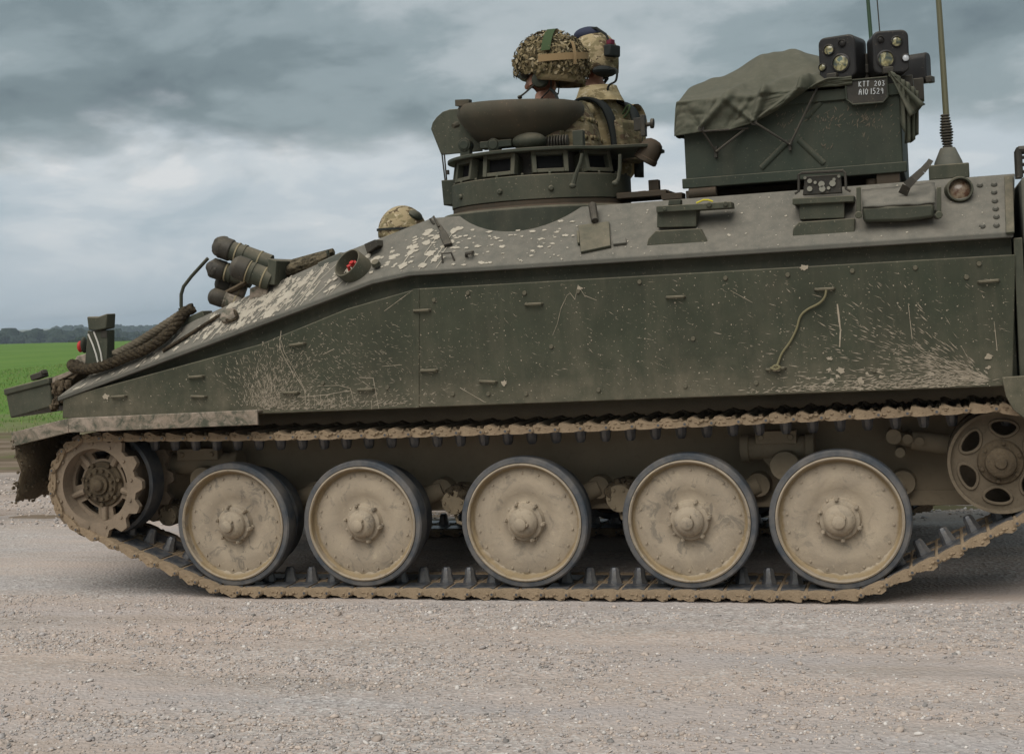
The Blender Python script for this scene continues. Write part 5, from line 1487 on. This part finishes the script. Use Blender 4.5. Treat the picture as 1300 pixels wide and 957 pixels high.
# chalked board
bp = [(1073, 103), (1126, 98), (1127, 123), (1121, 130), (1083, 133), (1075, 127)]
BYB = BY0 - .030
mb = MB(); mb.slab([at(x, y, BYB) for x, y in bp], (0, .012, 0)); board = mb.build('chalk_board', 'black', None, .003)
tag(board, 'small black board with two lines of chalked letters and numbers below the lamps', 'board')
mb = MB(); P = [at(x, y, BYB - .002) for x, y in bp]; mb.tube(P + [P[0]], .004, 6); mb.build('rim', 'dark', board)
k = NT('chalk'); M['chalk'] = k.done((.62, .64, .64), .9)
GL = {'K': [[(0, 0), (0, 1)], [(.6, 1), (0, .45), (.65, 0)]], 'T': [[(.0, 1), (.7, 1)], [(.33, 1), (.30, 0)]], '2': [[(.05, .8), (.3, 1), (.6, .8), (.4, .4), (0, .05), (.65, .05)]], '0': [[(.3, 0), (.05, .3), (.1, .8), (.35, 1), (.6, .7), (.55, .2), (.3, 0)]],
      '3': [[(.05, .95), (.55, .9), (.25, .55), (.6, .3), (.35, 0), (0, .1)]], 'A': [[(0, 0), (.12, .8), (.35, 1), (.5, .7), (.55, 0)], [(.08, .45), (.5, .5)]], '1': [[(.2, 1), (.2, 0)]], '5': [[(.6, 1), (.15, 1), (.1, .6), (.45, .6), (.6, .3), (.35, 0), (0, .05)]], '9': [[(.55, .75), (.3, 1), (.08, .75), (.3, .5), (.55, .75), (.52, 0)]]}
mb = MB()
def write(txt, px, py, h_px, adv):
    for ch in txt:
        if ch != ' ':
            for stk in GL[ch]: mb.tube([at(px + x * h_px * .72, py - y * h_px - (px - 1090) * .045, BYB - .0015) for x, y in stk], .0014, 5)
        px += adv if ch not in '1' else adv * .6
write('KTT 203', 1090.5, 110.3, 6.4, 4.9)
write('A10', 1090.5, 120.6, 7.4, 4.8); write('1529', 1105, 120.4, 7.2, 5.0)
mb.build('chalk_writing', 'chalk', board)['kind'] = 'stuff'

# ------------------------------------------------------------------ people in the hatches
def camo(name, cols, scale=7., stretch=(1, 1, 2.2)):
    k = NT(name)
    a = k.noise(scale, 4, .55, .6, vec=k.mapping(stretch)); b = k.noise(scale * 1.7, 4, .6, .4, vec=k.mapping(stretch, (3, 5, 1))); c = k.noise(scale * 3, 4, .6, .3, vec=k.mapping(stretch, (9, 2, 7)))
    col = k.mix(k.ramp(a, [(.46, 0.), (.52, 1.)]), cols[0], cols[1])
    col = k.mix(k.ramp(b, [(.54, 0.), (.58, 1.)]), col, cols[2])
    col = k.mix(k.ramp(c, [(.60, 0.), (.63, 1.)]), col, cols[3])
    return k.done(col, .92, .1, normal=k.bump(k.noise(220, 3), .3, .001, k.bump(k.noise(26, 4, .6), .4, .012)))
M['camo'] = camo('camouflage_cloth', ((.225, .175, .098), (.135, .115, .058), (.085, .058, .034), (.33, .275, .18)))
M['camo_tan'] = camo('tan_jacket_cloth', ((.42, .335, .195), (.34, .265, .145), (.22, .175, .095), (.50, .42, .28)))
M['camo_vest'] = camo('vest_cloth', ((.19, .15, .088), (.125, .105, .06), (.095, .065, .042), (.26, .215, .145)), 9)
M['camo_helmet'] = camo('helmet_cloth', ((.31, .245, .145), (.19, .155, .085), (.095, .068, .042), (.42, .345, .23)), 13, (1, 1, 1.5))
k = NT('skin'); M['skin'] = k.done(k.mix(k.ramp(k.noise(30, 4), [(.35, 0.), (.65, 1.)]), (.40, .20, .135), (.50, .27, .19)), .55, .35); k.b.inputs['Subsurface Weight'].default_value = .12; k.b.inputs['Subsurface Radius'].default_value = (.01, .004, .002)
k = NT('webbing'); M['web'] = k.done((.022, .024, .022), .8, .2, normal=k.bump(k.noise(300, 2), .3, .001))
k = NT('olive_web'); M['oweb'] = k.done((.045, .068, .030), .85, .15)
k = NT('tan_web'); M['tweb'] = k.done((.24, .165, .085), .85, .15)
k = NT('navy_cloth'); M['navy'] = k.done((.03, .035, .06), .8, .2)
def skin_body(name, J, Eg, mat, parent, sub=2):
    """one continuous figure grown from joints (position, radius)"""
    me = bpy.data.meshes.new(name + '_skeleton'); me.from_pydata([j[0] for j in J], Eg, [])
    ob = bpy.data.objects.new(name + '_skeleton', me); COL.objects.link(ob)
    m = ob.modifiers.new('skin', 'SKIN'); m.use_smooth_shade = True; m.branch_smoothing = .6
    if not me.skin_vertices:
        bm = bmesh.new(); bm.from_mesh(me); bm.verts.layers.skin.verify(); bm.to_mesh(me); bm.free()
    for sv, j in zip(me.skin_vertices[0].data, J):
        r = j[1]; sv.radius = r if isinstance(r, tuple) else (r, r)
    me.skin_vertices[0].data[0].use_root = True
    ss = ob.modifiers.new('sub', 'SUBSURF'); ss.levels = sub; ss.render_levels = sub
    dg = bpy.context.evaluated_depsgraph_get(); dg.update()
    em = bpy.data.meshes.new_from_object(ob.evaluated_get(dg)); em.name = name
    bpy.data.objects.remove(ob); bpy.data.meshes.remove(me)
    em.materials.clear(); em.materials.append(M[mat]); em.polygons.foreach_set('use_smooth', [True] * len(em.polygons))
    o = bpy.data.objects.new(name, em); COL.objects.link(o); o.parent = parent
    return o
def figure(head_px, Y, label, tilt=0., yaw=0., jacket='camo', bodymat='skin', seated=False, lean=0.):
    """standing in a hatch, facing the front of the vehicle (-x in its own frame); origin at the feet end"""
    hc = at(*head_px, Y)
    root = empty('person', (hc.x, hc.y, hc.z - 1.58), None, True); root.rotation_euler = (0, 0, R(yaw))
    tag(root, label, 'person', 'crew in the hatches')
    V = Vector; H = 1.58
    # skeleton of the skin body: pelvis root, spine, neck, head with nose and chin, arms with hands, legs
    J = [(V((.05, 0, H - .66)), .105), (V((.05 + lean * .5, 0, H - .45)), .095), (V((.04 + lean, 0, H - .28)), .085), (V((.03 + lean, 0, H - .17)), .062), (V((.01, 0, H - .08)), .062),
         (V((-.005, 0, H - .01)), .092), (V((-.005, 0, H + .05)), .090), (V((-.088, 0, H - .035)), .020), (V((-.108, 0, H - .045)), .011), (V((-.065, 0, H - .092)), .036)]
    Eg = [(0, 1), (1, 2), (2, 3), (3, 4), (4, 5), (5, 6), (5, 7), (7, 8), (4, 9)]
    for s in (-1, 1):
        b = len(J)
        J += [(V((.05 + lean, s * .17, H - .245)), .045), (V((.06, s * .255, H - .46)), .040), (V((-.10, s * .24, H - .62)), .040), (V((-.19, s * .20, H - .66)), .030), (V((-.25, s * .185, H - .67)), .028)]
        Eg += [(2, b), (b, b + 1), (b + 1, b + 2), (b + 2, b + 3), (b + 3, b + 4)]
        for q in range(4):
            J += [(V((-.285, s * (.155 + q * .020), H - .675)), .009), (V((-.315, s * (.152 + q * .021), H - .70)), .008)]
            Eg += [(b + 4, len(J) - 2), (len(J) - 2, len(J) - 1)]
        J += [(V((-.235, s * .145, H - .675)), .010), (V((-.27, s * .130, H - .69)), .009)]; Eg += [(b + 4, len(J) - 2), (len(J) - 2, len(J) - 1)]
        b = len(J)
        if seated: J += [(V((-.02, s * .10, H - .76)), .085), (V((-.44, s * .12, H - .74)), .058), (V((-.60, s * .11, H - 1.08)), .045), (V((-.74, s * .12, H - 1.12)), .035)]
        else: J += [(V((.05, s * .10, H - .80)), .085), (V((.0, s * .11, H - 1.16)), .058), (V((.04, s * .11, H - 1.50)), .045), (V((-.10, s * .12, H - 1.54)), .035)]
        Eg += [(0, b), (b, b + 1), (b + 1, b + 2), (b + 2, b + 3)]
    body = skin_body('body', J, Eg, bodymat, root)
    body.data.materials.append(M[jacket])                       # sleeves and shirt up to the neck
    for p in body.data.polygons:
        if p.center.z < H - .125 and p.center.x > -.20: p.material_index = 1
    # jacket: a shell over torso and arms
    JJ = [(V((.05, 0, H - .70)), .165), (V((.05 + lean * .5, 0, H - .45)), .160), (V((.045 + lean, 0, H - .29)), .150), (V((.035 + lean, 0, H - .185)), .085), (V((.028 + lean, 0, H - .135)), .078)]
    EE = [(0, 1), (1, 2), (2, 3), (3, 4)]
    for s in (-1, 1):
        b = len(JJ)
        JJ += [(V((.05 + lean, s * .19, H - .245)), .088), (V((.06, s * .265, H - .46)), .068), (V((-.09, s * .24, H - .615)), .055)]
        EE += [(2, b), (b, b + 1), (b + 1, b + 2)]
    jk = skin_body('jacket', JJ, EE, jacket, root)
    tr = [(V((.05, 0, H - .70)), .15)]; te = []
    for s in (-1, 1):
        b = len(tr); tr += [(V((-.02, s * .10, H - .76)), .105), (V((-.44, s * .12, H - .74)), .078), (V((-.60, s * .11, H - 1.06)), .066)] if seated else [(V((.05, s * .10, H - .82)), .105), (V((.0, s * .11, H - 1.16)), .078), (V((.04, s * .11, H - 1.48)), .066)]; te += [(0, b), (b, b + 1), (b + 1, b + 2)]
    skin_body('trousers', tr, te, 'camo', root)
    # ears and eyes
    mb = MB()
    for s in (-1, 1): mb.ell((.005, s * .094, H - .015), (.022, .010, .032), None, 8, 6)
    mb.build('ears', 'skin', root)
    mb = MB()
    for s in (-1, 1): mb.ell((-.090, s * .032, H + .002), (.010, .013, .009), None, 8, 6)
    k_ = M['web']; mb.build('eyes', 'web', root)
    return root, hc
def helmet(root, H, rad, off, tiltdeg, mat, brim=.02):
    mb = MB(); rt = Matrix.Rotation(R(tiltdeg), 3, 'Y'); c = Vector(off) + Vector((0, 0, H))
    NU_, NVh = 32, 12; vs = []; fs = []
    for j in range(NVh + 1):
        th = (math.pi * .56) * j / NVh
        for i in range(NU_):
            a = 2 * math.pi * i / NU_; p = Vector((math.sin(th) * math.cos(a), math.sin(th) * math.sin(a), math.cos(th)))
            fl = 1 + (brim * 4 if j >= NVh - 1 else 0) * (.5 if j == NVh - 1 else 1)
            # lower at the back and sides, cut up over the brow
            z = p.z * rad[2] - (.035 * max(0, -p.z + .1) * 6 if math.cos(a) > -.2 else 0)
            vs.append(rt @ Vector((p.x * rad[0] * fl, p.y * rad[1] * fl, z)) + c)
    for j in range(NVh):
        for i in range(NU_): fs.append((j * NU_ + i, (j + 1) * NU_ + i, (j + 1) * NU_ + (i + 1) % NU_, j * NU_ + (i + 1) % NU_))
    mb.add(vs, fs); o = mb.build('helmet', mat, root, 0, 60)
    s_ = o.modifiers.new('t', 'SOLIDIFY'); s_.thickness = .012; s_.offset = -1
    return o, rt, c
def strip(mb, fn, t0, t1, w, n=14, th=.004):
    """webbing strip following a surface function fn(t) -> (point, normal, sideways)"""
    L = []
    for i in range(n + 1):
        p, nn, sd = fn(t0 + (t1 - t0) * i / n); L.append((p + nn * th - sd * w / 2, p + nn * th + sd * w / 2))
    vs = [q for ab in L for q in ab]; mb.add(vs, [(2 * i, 2 * i + 1, 2 * i + 3, 2 * i + 2) for i in range(n)])
    return mb

# commander: scrim-covered helmet, vest, headset
pa, ha = figure((692, 99), .62, 'person in a leaf-scrim helmet with headset behind the open hatch lid, facing left', jacket='camo_vest', yaw=4)
H = 1.58
RA = (.168, .145, .150)
he, rt, hc_ = helmet(pa, H, RA, (.035, 0, .055), 7, 'camo')
def hsurf(az, th, extra=0.):
    p = Vector((math.sin(th) * math.cos(az), math.sin(th) * math.sin(az), math.cos(th)))
    n = Vector((p.x / RA[0], p.y / RA[1], p.z / RA[2])).normalized()
    return rt @ Vector((p.x * RA[0], p.y * RA[1], p.z * RA[2])) + hc_ + rt @ n * extra, rt @ n
mb = MB(); random.seed(3)
for i in range(3400):
    th = math.acos(random.uniform(-.34, 1)); az = random.uniform(0, 6.283)
    if abs(az - 4.71) < .17 and th < 1.15: continue
    p, n = hsurf(az, th, random.uniform(.004, .030)); 
    d1 = Vector((random.gauss(0, 1), random.gauss(0, 1), random.gauss(0, 1))); d1 = (d1 - n * d1.dot(n) * .75).normalized()
    d2 = n.cross(d1).normalized() + n * random.uniform(-.7, .7); l = random.uniform(.006, .017); w = random.uniform(.004, .009)
    mb.add([p - d1 * l - d2 * w * .4, p - d2 * w, p + d1 * l, p + d2 * w], [(0, 1, 2, 3)], random.choice((0, 0, 0, 1, 1, 2, 3)))
for i, c in enumerate(((.20, .155, .085), (.11, .088, .045), (.055, .045, .026), (.30, .245, .155))):
    k = NT('scrim_%d' % i); M['scrim%d' % i] = k.done(c, .9, .1)
mb.build('scrim', ['scrim0', 'scrim1', 'scrim2', 'scrim3'], he, 0, 10)['kind'] = 'stuff'
mb = MB()
strip(mb, lambda t: (hsurf(4.71, t, .026)[0], hsurf(4.71, t, 0)[1], Vector((1, 0, 0))), -.25, 1.28, .046, 14, .006); mb.build('green_patch', 'oweb', he)
mb = MB()
strip(mb, lambda t: (hsurf(t, 1.50 - .16 * (t - 4.71), .030)[0], hsurf(t, 1.4)[1], Vector((0, 0, 1))), 4.55, 6.1, .034, 18, .004); mb.build('tan_band', 'tweb', he)
mb = MB()
strip(mb, lambda t: (hsurf(5.5, t, .034)[0], hsurf(5.5, t, 0)[1], hsurf(5.5, t)[1].cross(Vector((0, 0, 1))).normalized()), .95, 1.6, .018, 10, .004); mb.build('clip_strap', 'tweb', he)
# headset cups, chin strap, microphone, goggles strap
for s in (-1, 1):
    mb = MB(); mb.lathe((-.005, s * .092, H - .025), (0, s, 0), [(.040, 0), (.042, .02), (.036, .036), (.018, .042), (0, .043)], 24, caps=False); mb.cyl((.012, s * .13, H - .03), (.012, s * .138, H - .03), .012, None, 10); mb.build('ear_cup', 'dark', pa)
mb = MB(); mb.tube([(-.03, -.115, H - .045), (-.09, -.10, H - .085), (-.125, -.045, H - .09)], .005, 6); mb.ell((-.128, -.03, H - .09), (.012, .018, .010)); mb.build('microphone', 'black', pa)
mb = MB(); mb.tube([(.05, -.10, H - .01), (.045, -.095, H - .07), (-.03, -.06, H - .125)], .009, 6, flat=.4); mb.tube([(.055, .10, H - .01), (.045, .095, H - .07), (-.03, .06, H - .125)], .009, 6, flat=.4); mb.build('chin_strap', 'web', pa)
mb = MB(); mb.tube([(-.088, -.07, H + .012), (-.108, -.03, H + .012), (-.108, .03, H + .012), (-.088, .07, H + .012)], .022, 8, flat=.9); mb.build('goggles', 'black', pa)
# vest shell with rows of webbing, collar
def vest(root, mat, rows, rx=.200, ry=.232, z0=-.66, z1=-.215, cx=.045):
    mb = MB(); n = 32; vs = []; nz_ = 9
    for j in range(nz_ + 1):
        t = j / nz_; z = H + z0 + (z1 - z0) * t; f = 1 - .34 * t ** 4
        for i in range(n):
            a = 2 * math.pi * i / n; ca, sa = math.cos(a), math.sin(a)
            sx_ = abs(ca) ** .75 * (1 if ca > 0 else -1); sy_ = abs(sa) ** .75 * (1 if sa > 0 else -1)
            vs.append((cx + rx * f * sx_, ry * f * sy_, z))
    fs = [(j * n + i, j * n + (i + 1) % n, (j + 1) * n + (i + 1) % n, (j + 1) * n + i) for j in range(nz_) for i in range(n)]
    fs.append(tuple(nz_ * n + i for i in range(n))); mb.add(vs, fs); v = mb.build('vest', mat, root, 0, 50)
    mb = MB()
    for rw in range(rows):
        t = .12 + .70 * rw / (rows - 1); z = H + z0 + (z1 - z0) * t; f = (1 - .34 * t ** 4) * 1.012
        for i in range(0, 44):
            if i % 4 == 3: continue
            a0, a1 = 2 * math.pi * i / 44, 2 * math.pi * (i + 1) / 44; q = []
            for a in (a0, a1):
                ca, sa = math.cos(a), math.sin(a); q.append((cx + rx * f * abs(ca) ** .75 * (1 if ca > 0 else -1), ry * f * abs(sa) ** .75 * (1 if sa > 0 else -1)))
            mb.add([(q[0][0], q[0][1], z - .012), (q[1][0], q[1][1], z - .012), (q[1][0], q[1][1], z + .012), (q[0][0], q[0][1], z + .012)], [(0, 1, 2, 3)])
    o = mb.build('webbing_rows', 'camo', v); o['kind'] = 'stuff'; s_ = o.modifiers.new('t', 'SOLIDIFY'); s_.thickness = .005
    return v
vest(pa, 'camo_vest', 5, rx=.215, z1=-.15, cx=.06)
mb = MB(); mb.lathe((.03, 0, H - .19), (0, 0, 1), [(.11, 0), (.092, .035), (.080, .07), (.074, .07), (.085, .03)], 24, caps=False); mb.build('collar', 'camo', pa)
mb = MB(); mb.tube([(.04, -.10, H - .07), (.07, -.11, H - .10), (.09, -.12, H - .16), (.10, -.17, H - .26)], .008, 6); mb.build('headset_cable', 'web', pa)

# second crewman behind: camouflage helmet with a counterweight, tan jacket with black straps
pb, hb_ = figure((752, 84), 1.02, 'person in a tan camouflage jacket and camouflage helmet, standing behind the other at the cupola', jacket='camo_tan', yaw=-24, lean=.02)
heb, rtb, hcb = helmet(pb, H, (.128, .122, .132), (.018, 0, .045), 4, 'camo_helmet', .005)
mb = MB(); mb.ell(rtb @ Vector((-.03, -.02, .115)) + hcb, (.085, .06, .04), None, 16, 10); mb.build('navy_flap', 'navy', heb)
mb = MB(); mb.box(rtb @ Vector((.136, -.03, .015)) + hcb, (.045, .09, .06), rtb); mb.build('counterweight', 'web', heb, .008)
mb = MB(); mb.box(rtb @ Vector((.126, -.03, .060)) + hcb, (.03, .04, .03), rtb); k = NT('maroon'); M['maroon'] = k.done((.12, .015, .03), .7); mb.build('maroon_tab', 'maroon', heb, .006)
mb = MB(); mb.tube([rtb @ Vector((-.05, -.04, .142)) + hcb, rtb @ Vector((.05, -.05, .138)) + hcb, rtb @ Vector((.11, -.05, .10)) + hcb, rtb @ Vector((.134, -.04, .05)) + hcb], .007, 6); mb.build('helmet_cable', 'web', heb)
mb = MB(); mb.ell((.10, -.03, H - .045), (.05, .085, .03), None, 14, 8); mb.tube([(.0, -.098, H - .0), (.02, -.10, H - .06), (-.02, -.07, H - .12)], .010, 6, flat=.5); mb.tube([(.0, .098, H - .0), (.02, .10, H - .06), (-.02, .07, H - .12)], .010, 6, flat=.5); mb.build('neck_strap', 'web', pb)
for s in (-1, 1):
    mb = MB(); mb.lathe((-.005, s * .095, H - .025), (0, s, 0), [(.036, 0), (.038, .016), (.030, .03), (0, .034)], 20, caps=False); mb.build('ear_cup', 'dark', pb)
mb = MB(); mb.tube(catmull([(.10, -.04, H - .05), (.16, -.05, H - .045), (.20, -.06, H - .06), (.19, -.06, H - .11), (.14, -.05, H - .125), (.12, -.05, H - .16)]), .006, 6); mb.build('headset_cable', 'web', pb)
mb = MB(); mb.lathe((.03, 0, H - .20), (0, 0, 1), [(.135, 0), (.115, .04), (.098, .085), (.088, .085), (.10, .03)], 24, caps=False); mb.build('collar', 'camo_tan', pb)
# black shoulder straps, back pad and pouches
mb = MB()
for s in (-1, 1):
    P = [(-.12, s * .11, H - .42), (-.10, s * .12, H - .30), (-.02, s * .125, H - .195), (.08, s * .125, H - .185), (.17, s * .12, H - .25), (.205, s * .10, H - .40), (.20, s * .10, H - .60)]
    C = catmull(P, 5); vs = []
    for p in C: vs += [p + Vector((0, -.032, 0)), p + Vector((0, .032, 0))]
    mb.add(vs, [(2 * i, 2 * i + 1, 2 * i + 3, 2 * i + 2) for i in range(len(C) - 1)])
o = mb.build('shoulder_straps', 'web', pb, 0, 60); s_ = o.modifiers.new('t', 'SOLIDIFY'); s_.thickness = .016
mb = MB(); mb.box((.205, .0, H - .42), (.06, .20, .22)); mb.build('back_pad', 'camo_vest', pb, .02)
for (x, y, z, dx, dy, dz, m_) in ((-.02, -.235, H - .36, .13, .05, .10, 'web'), (.06, -.24, H - .47, .10, .055, .10, 'dark'), (.16, -.20, H - .50, .08, .06, .16, 'camo'), (-.12, -.20, H - .43, .07, .06, .12, 'web')):
    mb = MB(); mb.box((x, y, z), (dx, dy, dz)); mb.build('pouch', m_, pb, .012)
mb = MB(); mb.tube(catmull([(.20, -.03, H - .28), (.24, -.04, H - .245), (.26, -.045, H - .25), (.245, -.045, H - .28), (.215, -.04, H - .30)]), .006, 6); mb.build('carry_loop', 'oweb', pb)

# driver: only the top of the helmet stands above the roof edge
pd, hd = figure((510, 306), .78, 'crew member of whom only the tan helmet shows above the roof edge', jacket='camo', seated=True)
hed, rtd, hcd = helmet(pd, H, (.132, .120, .142), (.008, 0, .045), 2, 'camo_helmet', .002)
mb = MB(); mb.ell(rtd @ Vector((.085, -.03, .085)) + hcd, (.040, .05, .026), Matrix.Rotation(R(35), 3, 'Y'), 14, 8); mb.build('olive_flap', 'dark', hed)
mb = MB(); strip(mb, lambda t: (hcd + rtd @ Vector((.137 * math.cos(t), .125 * math.sin(t), .015)), Vector((math.cos(t), math.sin(t), 0)), Vector((0, 0, 1))), 0, 6.28, .012, 30, .002); mb.build('helmet_band', 'web', hed)

# ------------------------------------------------------------------ the air
mb = MB(); mb.box((0, 0, 2), (6700, 6700, 60))
hz_ = mb.mesh('haze', 'void'); hz_.materials.clear()
hm = bpy.data.materials.new('haze'); hm.use_nodes = True; ht = hm.node_tree; ht.nodes.clear()
ho = ht.nodes.new('ShaderNodeOutputMaterial'); pv_ = ht.nodes.new('ShaderNodeVolumePrincipled')
pv_.inputs['Color'].default_value = (.76, .88, 1.0, 1); pv_.inputs['Density'].default_value = .00034; pv_.inputs['Anisotropy'].default_value = .2
ht.links.new(pv_.outputs[0], ho.inputs['Volume']); hz_.materials.append(hm)
ob = link('haze', hz_); ob['kind'] = 'stuff'
